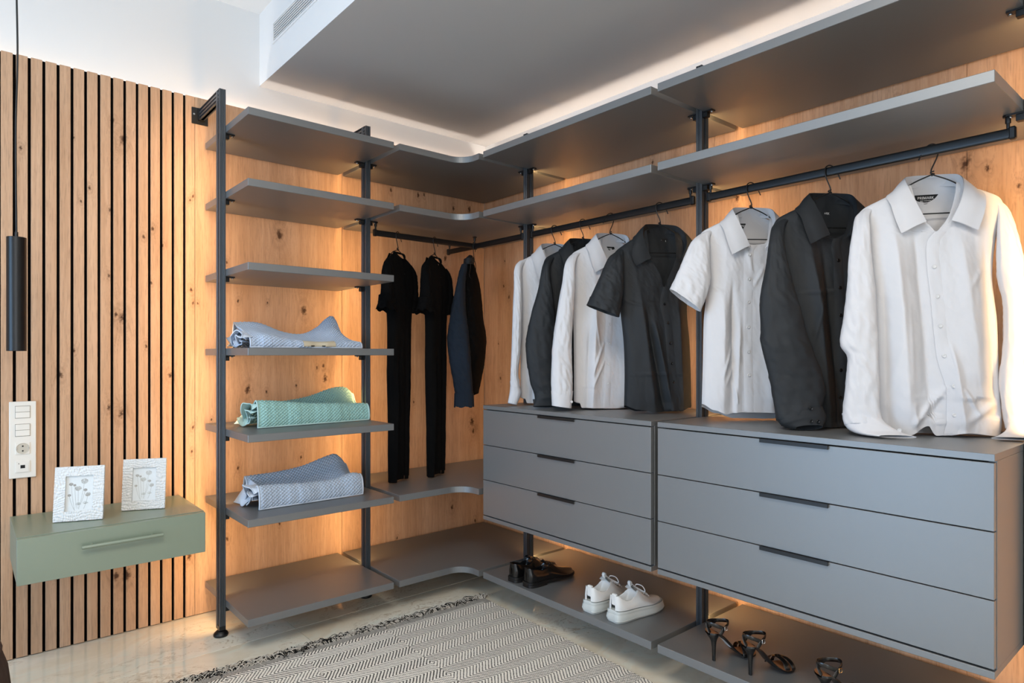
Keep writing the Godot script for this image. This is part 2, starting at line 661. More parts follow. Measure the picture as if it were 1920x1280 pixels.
	part("backing", span(Vector3(-4.86, 0.0, -0.020), Vector3(-1.6905, WALL_TOP, -0.0125), 0), M.felt, wl)
	var pitch := 0.04722
	for i in 46:
		var xr := -1.7395 - pitch * (i - 1) if i else -1.691
		var xl := -1.729 if i == 0 else xr - pitch + 0.0104
		var b := MB.new()
		b.box(Vector3((xl + xr) / 2, WALL_TOP / 2 + 0.002, -0.006), Vector3(xr - xl, WALL_TOP - 0.004, 0.012), 0.0008)
		part("slat", planar(b, 0, -2.8, 2.8, 2.4), oak_left, wl)
	for k in [[-1.690, -0.964], [-0.963, -0.001]]:
		var b := MB.new()
		b.box(Vector3((k[0] + k[1]) / 2, WALL_TOP / 2 + 0.002, -0.009), Vector3(k[1] - k[0] - 0.0008, WALL_TOP - 0.004, 0.018), 0.0006)
		part("panel", planar(b, 0, -2.8, 2.8, 2.4), oak_left, wl)
	part("light_strip", span(Vector3(-4.45, 2.334, -0.042), Vector3(0.0, 2.343, -0.030), 0), M.white_led, wl)

	# right wall
	var wr := setting("wall_right")
	part("plaster", span(Vector3(0.05, -0.16, -0.05), Vector3(0.05 + T, high, back_z + T), 0), M.plaster, wr)
	for k in [[0.0, 0.705], [0.705, 1.635], [1.635, 2.565], [2.565, 3.40]]:
		var b := MB.new()
		b.box(Vector3(0.009, WALL_TOP / 2 + 0.002, (k[0] + k[1]) / 2), Vector3(0.018, WALL_TOP - 0.004, k[1] - k[0] - 0.0010), 0.0006)
		part("panel", planar(b, 2, 0.0, 3.4, 2.4), oak_right, wr)
	part("light_strip", span(Vector3(0.030, 2.349, 0.0), Vector3(0.042, 2.357, 3.5), 0), M.white_led, wr)

	# the other two walls: unseen window in the far one, rear window added for fill
	wall_with_window("wall_far", "unseen_window_1", Vector3(far_x, 0, -0.05), Vector3(0, 0, 1), 5.55, T, high, 0.50, 2.10, 0.02, 2.48)
	wall_with_window("wall_rear", "added_window_2", Vector3(0.05, 0, back_z), Vector3(-1, 0, 0), 4.95, T, high, 2.25, 4.85, 0.16, 2.54)

	# ceiling, and the lowered soffit over the wardrobe with its side
	var ce := setting("ceiling")
	part("slab", span(Vector3(far_x - T, CEILING, -0.05), Vector3(-1.38, high, back_z), 0), M.plaster, ce)
	part("unseen_lamp_panel", span(Vector3(-3.13, 2.872, 2.17), Vector3(-1.97, 2.8925, 3.33), 0.004), M.unseen_lamp_panel, ce)  # out of view: glowing face of the unseen lamp that lights the floor
	var so := setting("ceiling_soffit")
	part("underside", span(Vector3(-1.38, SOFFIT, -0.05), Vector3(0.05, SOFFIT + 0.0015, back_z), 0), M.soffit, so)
	part("side", boxes([
		[Vector3(-1.37, (SOFFIT + 2.6765) / 2, 2.725), Vector3(0.02, 2.6735 - SOFFIT, 5.55)],
		[Vector3(-1.37, (2.776 + high) / 2, 2.725), Vector3(0.02, high - 2.776, 5.55)],
		[Vector3(-1.37, 2.7255, 0.047), Vector3(0.02, 0.101, 0.194)],
		[Vector3(-1.37, 2.7255, (1.262 + back_z) / 2), Vector3(0.02, 0.101, back_z - 1.262)]], 0), M.plaster, so)
	part("filling", span(Vector3(-1.38, CEILING, -0.05), Vector3(0.05, high, back_z), 0), M.plaster, so)

	# air outlet set in the side of the soffit
	var gr := thing("air_grille", "white slotted air conditioning grille set in the side of the lowered ceiling", "vent", "", Vector3(-1.38, 2.726, 0.70))
	part("frame", boxes([
		[Vector3(-0.0015, 0.046, 0), Vector3(0.007, 0.009, 1.13)], [Vector3(-0.0015, -0.046, 0), Vector3(0.007, 0.010, 1.13)],
		[Vector3(-0.0015, 0, -0.557), Vector3(0.007, 0.083, 0.011)], [Vector3(-0.0015, 0, 0.557), Vector3(0.007, 0.083, 0.011)]], 0.0008), M.plaster, gr)
	part("duct_shade", span(Vector3(0.05, -0.05, -0.56), Vector3(0.056, 0.05, 0.56), 0), M.dark_hole, gr)  # dark sheet stands in for the shade behind the louvres
	for i in 8:
		var b := MB.new()
		b.xf = Transform3D(Basis.IDENTITY, Vector3(0.002, -0.041 + 0.0117 * i, 0))
		b.box(Vector3.ZERO, Vector3(0.005, 0.0042, 1.103), 0.0005)
		part("louvre", b.mesh(), M.plaster, gr)


func wall_with_window(called: String, window: String, at: Vector3, dir: Vector3, length: float, t: float, high: float, a: float, b: float, sill: float, head: float) -> void:
	var out := dir.cross(Vector3.UP) * t
	if (at + out - Vector3(-2.4, 0, 2.7)).length() < (at - out - Vector3(-2.4, 0, 2.7)).length():
		out = -out
	var box_at := func(s0: float, s1: float, y0: float, y1: float, o0: float, o1: float) -> Array:
		var p := at + dir * s0 + Vector3.UP * y0 + out * o0
		var q := at + dir * s1 + Vector3.UP * y1 + out * o1
		return [(p + q) / 2, (q - p).abs()]
	var w := setting(called)
	part("plaster", boxes([box_at.call(0, a, -0.16, high, 0, 1), box_at.call(b, length, -0.16, high, 0, 1), box_at.call(a, b, -0.16, sill, 0, 1), box_at.call(a, b, head, high, 0, 1)], 0), M.plaster, w)
	var n := setting(window)
	var m := (a + b) / 2
	part("frame", boxes([box_at.call(a, b, sill, sill + 0.05, 0.4, 0.8), box_at.call(a, b, head - 0.05, head, 0.4, 0.8), box_at.call(a, a + 0.05, sill + 0.05, head - 0.05, 0.4, 0.8),
		box_at.call(b - 0.05, b, sill + 0.05, head - 0.05, 0.4, 0.8), box_at.call(m - 0.03, m + 0.03, sill + 0.05, head - 0.05, 0.4, 0.8)], 0.002), M.black, n)
	part("pane", boxes([box_at.call(a + 0.05, m - 0.03, sill + 0.05, head - 0.05, 0.58, 0.62), box_at.call(m + 0.03, b - 0.05, sill + 0.05, head - 0.05, 0.58, 0.62)], 0), M.glass, n)


# ---------------------------------------------------------------- shelving
# an upright of black aluminium, drawn for the left wall: its face towards +z, its back towards the wall
func upright(at: Vector3, turn: float, label: String) -> void:
	var t := thing("shelf_upright", label, "upright", "black uprights that carry the shelves", at, turn)
	var w := 0.0132
	var b := MB.new()
	# profile with grooves down the face and both sides
	b.box(Vector3(0, 1.182, -0.0235), Vector3(0.018, 2.296, 0.040), 0.0005)
	for s in [-1, 1]:
		b.box(Vector3(s * w * 0.80, 1.182, -0.0045), Vector3(0.0052, 2.296, 0.009), 0.0008)
		b.box(Vector3(s * w * 0.80, 1.182, -0.0425), Vector3(0.0052, 2.296, 0.009), 0.0008)
		b.box(Vector3(s * w * 0.84, 1.182, -0.0315), Vector3(0.0044, 2.296, 0.008), 0.0008)
	for s in [-1, 0, 1]:
		b.box(Vector3(s * 0.0062, 1.182, -0.0022), Vector3(0.0042, 2.296, 0.0044), 0.0008)
	part("post", b.mesh(), M.alu, t)
	part("end_cap", span(Vector3(-w, 0.030, -0.047), Vector3(w, 0.048, 0.0003), 0.001), M.black, t)
	part("led_strip", span(Vector3(-0.0045, 0.07, -0.0500), Vector3(0.0045, 2.26, -0.0472), 0), M.warm_led, t)
	b = MB.new()
	b.xf.origin = Vector3(0, 0, -0.024)
	b.lathe(PackedVector2Array([Vector2(0, .034), Vector2(.010, .034), Vector2(.012, .028), Vector2(.017, .024), Vector2(.027, .015), Vector2(.030, .009), Vector2(.030, .004), Vector2(.027, .0005), Vector2(0, .0005)]), 28)
	part("levelling_foot", b.mesh(), M.black, t)
	# arm back to the wall, at the top
	var arm := part("wall_arm", boxes([[Vector3(0, 2.3295, -0.16), Vector3(0.024, 0.004, 0.29)], [Vector3(0, 2.2835, -0.16), Vector3(0.024, 0.004, 0.29)], [Vector3(0, 2.3065, -0.16), Vector3(0.012, 0.05, 0.29)],
		[Vector3(0, 2.3145, -0.16), Vector3(0.023, 0.010, 0.288)], [Vector3(0, 2.2985, -0.16), Vector3(0.023, 0.010, 0.288)]], 0.0006), M.alu, t)
	part("mounting_plate", boxes([[Vector3(-0.006, 2.300, -0.3205), Vector3(0.070, 0.075, 0.005)], [Vector3(0, 2.3065, -0.311), Vector3(0.030, 0.055, 0.014)]], 0.001), M.black, arm)
	part("screw", boxes([[Vector3(-0.031, 2.306, -0.3175), Vector3(0.008, 0.008, 0.003)]], 0.0012), M.steel, arm)
	# the warm strip in the back of the post lights the wall
	var l := area(t.name + "_glow", t.transform * Vector3(0, 1.165, -0.0515), Vector2(0.009, 2.19), t.basis * Vector3(0, 0, -1), Color(1.0, 0.79, 0.52), 0.85)
	l.light_size = 0.01


func shelf(called: String, label: String, group: String, board: ArrayMesh, at: Vector3, turn: float, ends: Array) -> Node3D:
	var t := thing(called, label, "shelf", group, at, turn)
	part("board", board, M.laminate, t)
	for e in ends:   # [position of the clamp on the underside, direction along the shelf]
		var p: Vector3 = e[0]
		var d: Vector3 = e[1]
		var o := d.cross(Vector3.UP)
		var b := MB.new()
		b.xf = Transform3D(Basis(d, Vector3.UP, o * -1.0), p)
		b.box(Vector3(0.020, -0.0025, 0), Vector3(0.040, 0.005, 0.026), 0.0008)
		b.box(Vector3(0.008, -0.014, 0), Vector3(0.020, 0.018, 0.022), 0.0012)
		b.box(Vector3(-0.0010, 0.008, 0), Vector3(0.0030, 0.046, 0.026), 0.0004)
		var c := part("clamp", b.mesh(), M.black, t)
		b = MB.new()
		b.xf = Transform3D(Basis.IDENTITY, p + d * 0.032 + Vector3(0, -0.010, 0))
		b.lathe(PackedVector2Array([Vector2(0, .006), Vector2(.0048, .006), Vector2(.0048, .002), Vector2(.003, 0), Vector2(0, 0)]), 10)
		part("bolt", b.mesh(), M.steel, c)
	return t


func make_shelving() -> void:
	upright(Vector3(-1.6635, 0, 0.3235), 0.0, "black aluminium upright at the open end of the narrow shelves beside the slatted wall")
	upright(Vector3(-0.9805, 0, 0.3235), 0.0, "black upright between the towel shelves and the corner shelves")
	upright(Vector3(-0.3175, 0, 0.7425), -PI / 2, "black upright between the corner shelves and the smaller drawer unit")
	upright(Vector3(-0.3175, 0, 1.7635), -PI / 2, "black upright between the smaller and the larger drawer unit")
	upright(Vector3(-0.3175, 0, 2.7890), -PI / 2, "black upright past the larger drawer unit, at the photo's right edge")

	var says := ["top board of the narrow shelves, empty, close under the ceiling light", "empty narrow shelf, second from the top beside the slats", "empty narrow shelf just above the pale blue towel", "narrow shelf under the pale blue towel with a paper band",
		"narrow shelf under the mint green towel", "narrow shelf under the grey-blue towel, second from the floor", "empty lowest narrow shelf, close above the floor tiles"]
	var tops := [2.178, 1.897, 1.566, 1.228, 0.884, 0.549, 0.156]
	for i in 7:
		var w := 0.6535
		shelf("shelf_board", says[i], "narrow shelves with towels", span(Vector3(0, -0.030, -0.29), Vector3(w, 0, 0.29), 0.0012), Vector3(-1.6495, tops[i], 0.310), 0.0,
			[[Vector3(0.0, -0.030, -0.010), Vector3(1, 0, 0)], [Vector3(w, -0.030, -0.010), Vector3(-1, 0, 0)]])

	# L-shaped corner shelves with a rounded inner corner
	var out := PackedVector2Array([Vector2(-0.9665, 0.02), Vector2(-0.02, 0.02), Vector2(-0.02, 0.724), Vector2(-0.60, 0.724)])
	for k in 15:
		var f := PI / 2 * k / 14.0
		out.append(Vector2(-0.686 + 0.086 * cos(f), 0.686 - 0.086 * sin(f)))
	out.append(Vector2(-0.9665, 0.60))
	var cs := ["L-shaped corner shelf with a rounded inner edge, close under the ceiling light", "L-shaped corner shelf that the corner hanging rails are fixed under", "L-shaped corner shelf just below the hems of the black dresses", "lowest L-shaped corner shelf, close above the floor"]
	var ct := [2.178, 1.896, 0.551, 0.155]
	for i in 4:
		var b := MB.new()
		b.slab(out, -0.030, 0.0, 0.0012)
		shelf("corner_shelf", cs[i], "corner shelves", b.mesh(), Vector3(0, ct[i], 0), 0.0, [[Vector3(-0.9665, -0.030, 0.30), Vector3(1, 0, 0)], [Vector3(-0.30, -0.030, 0.724), Vector3(0, 0, -1)]])

	var bays := [[0.757, 1.749], [1.7775, 2.7745]]
	var bs := [["top shelf board above the smaller drawer unit and four shirts", "shelf board that carries the rail with four shirts", "bottom shelf board with the dress shoes and white trainers"],
		["top shelf board above the larger drawer unit, running out of the picture", "shelf board that carries the rail with three shirts", "bottom shelf board with the heeled sandals"]]
	for k in 2:
		var z0: float = bays[k][0]
		var z1: float = bays[k][1]
		for i in 3:
			shelf("wide_shelf", bs[k][i], "wide shelves along the right wall", span(Vector3(-0.29, -0.030, 0), Vector3(0.29, 0, z1 - z0), 0.0012), Vector3(-0.31, [2.178, 1.8935, 0.157][i], z0), 0.0,
				[[Vector3(0.01, -0.030, 0.0), Vector3(0, 0, 1)], [Vector3(0.01, -0.030, z1 - z0), Vector3(0, 0, -1)]])


func make_drawer_units() -> void:
	var bays := [[0.757, 1.749, 1.150, 1.366], [1.7775, 2.7745, 2.172, 2.381]]
	var says := ["smaller-looking grey three-drawer unit near the corner, four shirts above it", "grey three-drawer unit at the right, three shirts above it, its end panel in view"]
	for k in 2:
		var z0: float = bays[k][0]
		var z1: float = bays[k][1]
		var t := thing("drawer_unit", says[k], "drawers", "wall-hung drawer units", Vector3(-0.31, 0.411, (z0 + z1) / 2))
		var w := z1 - z0
		part("top_panel", span(Vector3(-0.290, DRESSER_TOP - 0.018 - 0.411, -w / 2), Vector3(0.29, DRESSER_TOP - 0.411, w / 2), 0.0009), M.laminate, t)
		part("bottom_panel", span(Vector3(-0.290, 0, -w / 2), Vector3(0.29, 0.018, w / 2), 0.0009), M.laminate, t)
		for s in [-1, 1]:
			part("side_panel", span(Vector3(-0.268, 0.0182, s * (w / 2 - 0.018)), Vector3(0.29, DRESSER_TOP - 0.0182 - 0.411, s * w / 2), 0.0006), M.laminate, t)
		part("back_panel", span(Vector3(0.276, 0.019, -w / 2 + 0.0185), Vector3(0.288, 0.528, w / 2 - 0.0185), 0), M.laminate_dark, t)
		part("inside", span(Vector3(-0.262, 0.022, -w / 2 + 0.020), Vector3(-0.258, 0.525, w / 2 - 0.020), 0), M.dark_hole, t)  # dark sheet stands in for the shade behind the drawer fronts
		for i in 3:
			var y1: float = [0.9365, 0.7675, 0.6005][i] - 0.411
			var y0: float = [0.7705, 0.6035, 0.4345][i] - 0.411
			var d := part("drawer_front", span(Vector3(-0.290, y0, -w / 2 + 0.0012), Vector3(-0.271, y1, w / 2 - 0.0012), 0.0008), M.laminate, t)
			var h0: float = bays[k][2] - (z0 + z1) / 2
			var h1: float = bays[k][3] - (z0 + z1) / 2
			part("handle", boxes([[Vector3(-0.284, y1 + 0.0012, (h0 + h1) / 2), Vector3(0.030, 0.0016, h1 - h0)], [Vector3(-0.2985, y1 - 0.0040, (h0 + h1) / 2), Vector3(0.0022, 0.0112, h1 - h0)], [Vector3(-0.2955, y1 - 0.0088, (h0 + h1) / 2), Vector3(0.0075, 0.0018, h1 - h0)]], 0.0004), M.black, d)


func oval_rail(a: Vector3, b: Vector3) -> MB:
	var m := MB.new()
	var d := (b - a).normalized()
	var side := d.cross(Vector3.UP)
	var p := PackedVector3Array()
	var n := 24
	for e in [a, b]:
		for i in n:
			var f := -TAU * i / n
			var c := Vector2(signf(cos(f)) * pow(absf(cos(f)), 0.8) * 0.0075, signf(sin(f)) * pow(absf(sin(f)), 0.55) * 0.0150)
			p.append(e + side * c.x + Vector3.UP * c.y)
	m.grid(p, n, 2, true)
	return m


func rail(label: String, a: Vector3, b: Vector3, shelf_under: float, hang: Array) -> void:
	var mid := (a + b) / 2
	var t := thing("hanging_rail", label, "clothes rail", "hanging rails", mid)
	part("bar", oval_rail(a - mid, b - mid).mesh(), M.rail, t)
	var d := (b - a).normalized()
	for e in [a, b]:
		var s := -1.0 if e == a else 1.0
		var c: Vector3 = e - mid - d * s * 0.004
		part("end_cap", boxes([[c, (d * 0.018).abs() + d.cross(Vector3.UP).abs() * 0.0185 + Vector3(0, 0.036, 0)]], 0.004), M.black, t)
	for f in hang:
		var q: Vector3 = a.lerp(b, f) - mid
		var m := MB.new()
		m.tube(PackedVector3Array([q + Vector3(0, 0.012, 0), q + Vector3(0, 0.030, 0), q + Vector3(0, shelf_under - mid.y - 0.012, 0)]), 0.0042, 10)
		m.tube(PackedVector3Array([q + Vector3(0, shelf_under - mid.y - 0.022, 0), q + Vector3(0, shelf_under - mid.y - 0.0012, 0)]), 0.0070, 12)
		m.tube(PackedVector3Array([q + Vector3(0, shelf_under - mid.y - 0.0048, 0), q + Vector3(0, shelf_under - mid.y - 0.0002, 0)]), 0.0125, 16)
		part("hanger_post", m.mesh(), M.black, t)


func make_rails() -> void:
	var y := 1.8125
	rail("black hanging rail with the two black dresses, along the left wall under the corner shelf", Vector3(-0.935, y, 0.30), Vector3(-0.295, y, 0.30), 1.866, [0.012, 0.985])
	rail("short black corner rail running out from the left wall to the upright", Vector3(-0.30, y, 0.035), Vector3(-0.30, y, 0.708), 1.866, [0.02, 0.975])
	rail("black hanging rail above the smaller drawer unit, with four shirts", Vector3(-0.30, y, 0.772), Vector3(-0.30, y, 1.728), 1.8635, [0.012, 0.985])
	rail("black hanging rail above the larger drawer unit, with three shirts", Vector3(-0.30, y, 1.793), Vector3(-0.30, y, 2.752), 1.8635, [0.012, 0.985])


# ---------------------------------------------------------------- beside the bed
func make_bedside() -> void:
	var t := thing("wall_drawer", "sage green floating bedside drawer with a bar handle on the slatted wall", "bedside table", "", Vector3(-2.059, 0.404, 0.0))
	var w := 0.303
	part("body", boxes([[Vector3(0, 0.153, 0.198), Vector3(2 * w, 0.018, 0.388)], [Vector3(0, 0.009, 0.198), Vector3(2 * w, 0.018, 0.388)], [Vector3(-w + 0.009, 0.081, 0.198), Vector3(0.018, 0.126, 0.388)],
		[Vector3(w - 0.009, 0.081, 0.198), Vector3(0.018, 0.126, 0.388)], [Vector3(0, 0.081, 0.010), Vector3(2 * w - 0.036, 0.126, 0.012)]], 0.0008), M.sage, t)
	var f := part("drawer_front", span(Vector3(-w, 0.0, 0.3955), Vector3(w, 0.1595, 0.4145), 0.0009), M.sage, t)
	var m := MB.new()
	m.tube(PackedVector3Array([Vector3(-0.118, 0.103, 0.438), Vector3(0.144, 0.103, 0.438)]), 0.0068, 16)
	for x in [-0.085, 0.111]:
		m.tube(PackedVector3Array([Vector3(x, 0.103, 0.414), Vector3(x, 0.103, 0.436)]), 0.0045, 10)
	part("handle", m.mesh(), M.sage, f)

	# pendant
	var p := thing("pendant_lamp", "long black cylinder pendant lamp hanging beside the slatted wall", "lamp", "", Vector3(-2.357, 1.214, 0.30))
	m = MB.new()
	m.lathe(PackedVector2Array([Vector2(0, .406), Vector2(.0285, .406), Vector2(.0295, .405), Vector2(.0295, .001), Vector2(.029, 0), Vector2(.0265, 0), Vector2(.0265, .03), Vector2(0, .03)]), 48)
	part("shade", m.mesh(), M.pendant, p)
	part("cord", wire(along([Vector3(0, .405, 0), Vector3(-.002, .80, 0), Vector3(.003, 1.05, 0), Vector3(0, 1.30, 0), Vector3(-.002, 1.676, 0)], 40), 0.0030, 8), M.black, p)
	part("cord_grip", wire(PackedVector3Array([Vector3(0, .404, 0), Vector3(0, .425, 0)]), 0.0055, 10), M.black, p)

	# switch and socket plate
	var s := thing("switch_plate", "tall cream switch plate with rocker switches and sockets on the slats", "switch", "", Vector3(-2.322, 0.714, 0.0005))
	part("plate", span(Vector3(-0.043, 0, 0), Vector3(0.043, 0.302, 0.009), 0.0025), M.white_plastic, s)
	for i in 2:
		var y := 0.2605 - i * 0.0715
		for k in 2:
			m = MB.new()
			m.xf = Transform3D(Basis(Vector3.RIGHT, 0.05 if k == 0 else -0.02), Vector3(-0.0005, y + (0.0118 if k == 0 else -0.0118), 0.0098))
			m.box(Vector3.ZERO, Vector3(0.0455, 0.0222, 0.004), 0.0008)
			part("rocker", m.mesh(), M.white_plastic, s)
		part("surround", boxes([[Vector3(-0.0005, y, 0.0091), Vector3(0.0485, 0.0495, 0.0006)]], 0), mat(Color(0.55, 0.53, 0.49), 0.5), s)
	var so := part("power_socket", boxes([[Vector3(-0.0005, 0.1165, 0.0100), Vector3(0.0455, 0.0455, 0.003)]], 0.0006), M.white_plastic, s)
	m = MB.new()
	m.xf = Transform3D(Basis(Vector3.RIGHT, PI / 2), Vector3(-0.0005, 0.1165, 0.0112))
	m.lathe(PackedVector2Array([Vector2(.0212, .0012), Vector2(.0205, .0014), Vector2(.0196, .0006), Vector2(.0190, -.0004 + .0008), Vector2(0, .0004)]), 36)
	part("socket_well", m.mesh(), mat(Color(0.74, 0.71, 0.65), 0.45), so)
	part("pin_hole", boxes([[Vector3(-0.0005, 0.1258, 0.0121), Vector3(0.0052, 0.0052, 0.001)], [Vector3(-0.0005, 0.1072, 0.0121), Vector3(0.0052, 0.0052, 0.001)]], 0.0012), M.dark_hole, so)
	part("earth_clip", boxes([[Vector3(-0.0190, 0.1165, 0.0123), Vector3(0.003, 0.006, 0.001)], [Vector3(0.0180, 0.1165, 0.0123), Vector3(0.003, 0.006, 0.001)]], 0.0003), M.steel, so)
	var da := part("data_socket", boxes([[Vector3(-0.0005, 0.0450, 0.0100), Vector3(0.0455, 0.0455, 0.003)], [Vector3(-0.0005, 0.0420, 0.0117), Vector3(0.038, 0.036, 0.0008)]], 0.0004), M.white_plastic, s)
	part("port", boxes([[Vector3(-0.0005, 0.0450, 0.0122), Vector3(0.0145, 0.0125, 0.0006)]], 0), M.dark_hole, da)
	part("lamp_dot", boxes([[Vector3(-0.013, 0.0575, 0.0122), Vector3(0.003, 0.003, 0.0005)]], 0.0008), M.dark_hole, da)

	photo_frame("white wavy picture frame with darker pressed flowers, nearer the switch plate", Vector3(-2.1645, 0.5665, 0.248), -deg_to_rad(20.1), 0.163, 3)
	photo_frame("white wavy picture frame with faded pressed flowers, nearer the open shelves", Vector3(-1.9365, 0.5665, 0.2075), -deg_to_rad(23.5), 0.158, 9)

	# a round upholstered stool, only its rim in view
	var o := thing("pouf", "dark brown corduroy pouf at the lower left edge, in front of the slats", "pouf", "", Vector3(-2.72, 0.0, 0.75))
	m = MB.new()
	var prof := PackedVector2Array([Vector2(0, .405), Vector2(.12, .403), Vector2(.20, .395), Vector2(.262, .372), Vector2(.298, .335), Vector2(.318, .27), Vector2(.326, .20), Vector2(.325, .12), Vector2(.312, .05), Vector2(.296, .012), Vector2(.28, .002), Vector2(0, .002)])
	var pv := PackedVector3Array()
	for q in prof:
		for i in 144:
			var a := -TAU * i / 144
			var rr := q.x * (1.0 + (0.010 * absf(sin(a * 24.0)) if q.x > 0.15 else 0.0))
			pv.append(Vector3(cos(a) * rr, q.y, sin(a) * rr))
	m.grid(pv, 144, prof.size(), true)
	part("cushion", m.mesh(), M.brown_cord, o)
	var rim := PackedVector3Array()
	for i in 48:
		rim.append(Vector3(cos(TAU * i / 48) * 0.302, 0.332, sin(TAU * i / 48) * 0.302))
	part("piping", wire(rim, 0.005, 8, true), M.brown_cord, o)


func photo_frame(label: String, at: Vector3, turn: float, w: float, seed_: int) -> void:
	var t := thing("picture_frame", label, "picture frame", "picture frames on the green drawer", at, turn)
	var h := 0.205
	var lean := Transform3D(Basis(Vector3.RIGHT, -deg_to_rad(9.0)), Vector3.ZERO)
	var bw := 0.036
	# carved border: a grid round the opening with wavy ridges
	noise.seed = seed_
	noise.frequency = 1.0
	var b := MB.new()
	b.xf = lean
	var nx := 84
	var ny := 108
	for side in 4:
		var p := PackedVector3Array()
		var u0 := 0.0
		var u1 := w
		var v0 := 0.0
		var v1 := h
		match side:
			0: v1 = bw
			1: v0 = h - bw
			2:
				u1 = bw
				v0 = bw
				v1 = h - bw
			3:
				u0 = w - bw
				v0 = bw
				v1 = h - bw
		var a := maxi(8, int(nx * (u1 - u0) / w))
		var c := maxi(8, int(ny * (v1 - v0) / h))
		for j in c:
			for i in a:
				var x := lerpf(u0, u1, i / float(a - 1))
				var y := lerpf(v1, v0, j / float(c - 1))
				var wx := noise.get_noise_2d(x * 9.0, y * 9.0)
				var wy := noise.get_noise_2d(x * 8.0 + 50.0, y * 8.0)
				var ridge := absf(sin((y + wx * 0.022) * 300.0)) * 0.65 + 0.55 * absf(sin((x + wy * 0.02) * 420.0 + 2.0 * floorf((y + wx * 0.022) * 95.5)))
				p.append(Vector3(x - w / 2, y, 0.012 + 0.0048 * ridge))
		b.grid(p, a, c)
	b.box(Vector3(0, bw / 2, 0.006), Vector3(w, bw, 0.0125), 0.001)
	b.box(Vector3(0, h - bw / 2, 0.006), Vector3(w, bw, 0.0125), 0.001)
	for s in [-1, 1]:
		b.box(Vector3(s * (w - bw) / 2, h / 2, 0.006), Vector3(bw, h - 2 * bw, 0.0125), 0.001)
	part("border", b.mesh(), M.frame_white, t)
	b = MB.new()
	b.xf = lean
	var pw := w - 2 * bw
	var ph := h - 2 * bw
	b.grid(PackedVector3Array([Vector3(-pw / 2, h - bw, 0.006), Vector3(pw / 2, h - bw, 0.006), Vector3(-pw / 2, bw, 0.006), Vector3(pw / 2, bw, 0.006)]), 2, 2)
	var pr := mat(Color.WHITE, 0.7)
	pr.albedo_texture = pressed_flowers(180, int(180 * ph / pw), seed_)
	part("print", b.mesh(), pr, t)
	b = MB.new()
	b.xf = lean
	b.box(Vector3(0, h / 2, 0.0085), Vector3(pw, ph, 0.0012), 0)
	part("glass", b.mesh(), M.glass, t)
	b = MB.new()
	b.xf = lean
	b.box(Vector3(0, h / 2, -0.0015), Vector3(w - 0.01, h - 0.01, 0.003), 0.0005)
	b.xf = Transform3D(Basis(Vector3.RIGHT, deg_to_rad(16.0)), Vector3(0, 0.0, -0.078))
	b.box(Vector3(0, 0.075, 0.0), Vector3(0.045, 0.15, 0.003), 0.0005)
	part("easel_back", b.mesh(), M.felt, t)


# a printed sheet of pressed umbel flowers on pale paper
func pressed_flowers(w: int, h: int, seed_: int) -> ImageTexture:
	w *= 2
	h *= 2
	var im := Image.create(w, h, false, Image.FORMAT_RGB8)
	var faded := seed_ > 5
	im.fill(Color(0.86, 0.86, 0.845) if not faded else Color(0.89, 0.90, 0.90))
	var rng := RandomNumberGenerator.new()
	rng.seed = 12
	var heads := [[.18, .24, .075], [.31, .27, .05], [.44, .37, .12], [.66, .17, .13], [.80, .55, .10], [.13, .55, .06], [.70, .42, .07]]
	var feet := [[.33, .95], [.40, .92], [.46, .93], [.48, .95], [.66, .95], [.34, .98], [.55, .80]]
	var ink := func(c: Color, k: float) -> Color:
		return c.lerp(Color(0.80, 0.80, 0.79), 0.45 if faded else 0.0).lerp(Color(0.86, 0.86, 0.845), 1.0 - k)
	for i in heads.size():
		var a := Vector2(heads[i][0] * w, heads[i][1] * h)
		var b := Vector2(feet[i][0] * w, feet[i][1] * h)
		var m := Vector2(lerpf(a.x, b.x, 0.35) + rng.randf_range(-6, 6), lerpf(a.y, b.y, 0.6))
		for k in 420:
			var t := k / 419.0
			var q := a * (1 - t) * (1 - t) + m * 2 * t * (1 - t) + b * t * t
			dab(im, q, 1.7, ink.call(Color(0.32, 0.30, 0.24), 0.9))
		for k in 260:
			var f := rng.randf() * TAU
			var r: float = sqrt(rng.randf()) * heads[i][2] * w
			var q := a + Vector2(cos(f) * r, sin(f) * r * 0.8 - r * 0.1)
			dab(im, q, rng.randf_range(1.5, 4.0), ink.call(Color(0.48, 0.40, 0.29).lerp(Color(0.24, 0.20, 0.14), rng.randf()), rng.randf_range(0.5, 1.0)))
	for c in [[.46, .82], [.72, .80]]:
		for k in 110:
			var f := rng.randf_range(-2.9, -0.2)
			var r := rng.randf() * 0.11 * w
			dab(im, Vector2(c[0] * w + cos(f) * r, c[1] * h + sin(f) * r + 6.0), rng.randf_range(1.6, 3.4), ink.call(Color(0.36, 0.35, 0.27), 0.8))
	return ImageTexture.create_from_image(im)


func dab(im: Image, at: Vector2, r: float, c: Color) -> void:
	for y in range(int(at.y - r), int(at.y + r) + 1):
		for x in range(int(at.x - r), int(at.x + r) + 1):
			if x >= 0 and y >= 0 and x < im.get_width() and y < im.get_height() and Vector2(x, y).distance_to(at) <= r:
				im.set_pixel(x, y, im.get_pixel(x, y).lerp(c, 0.7))


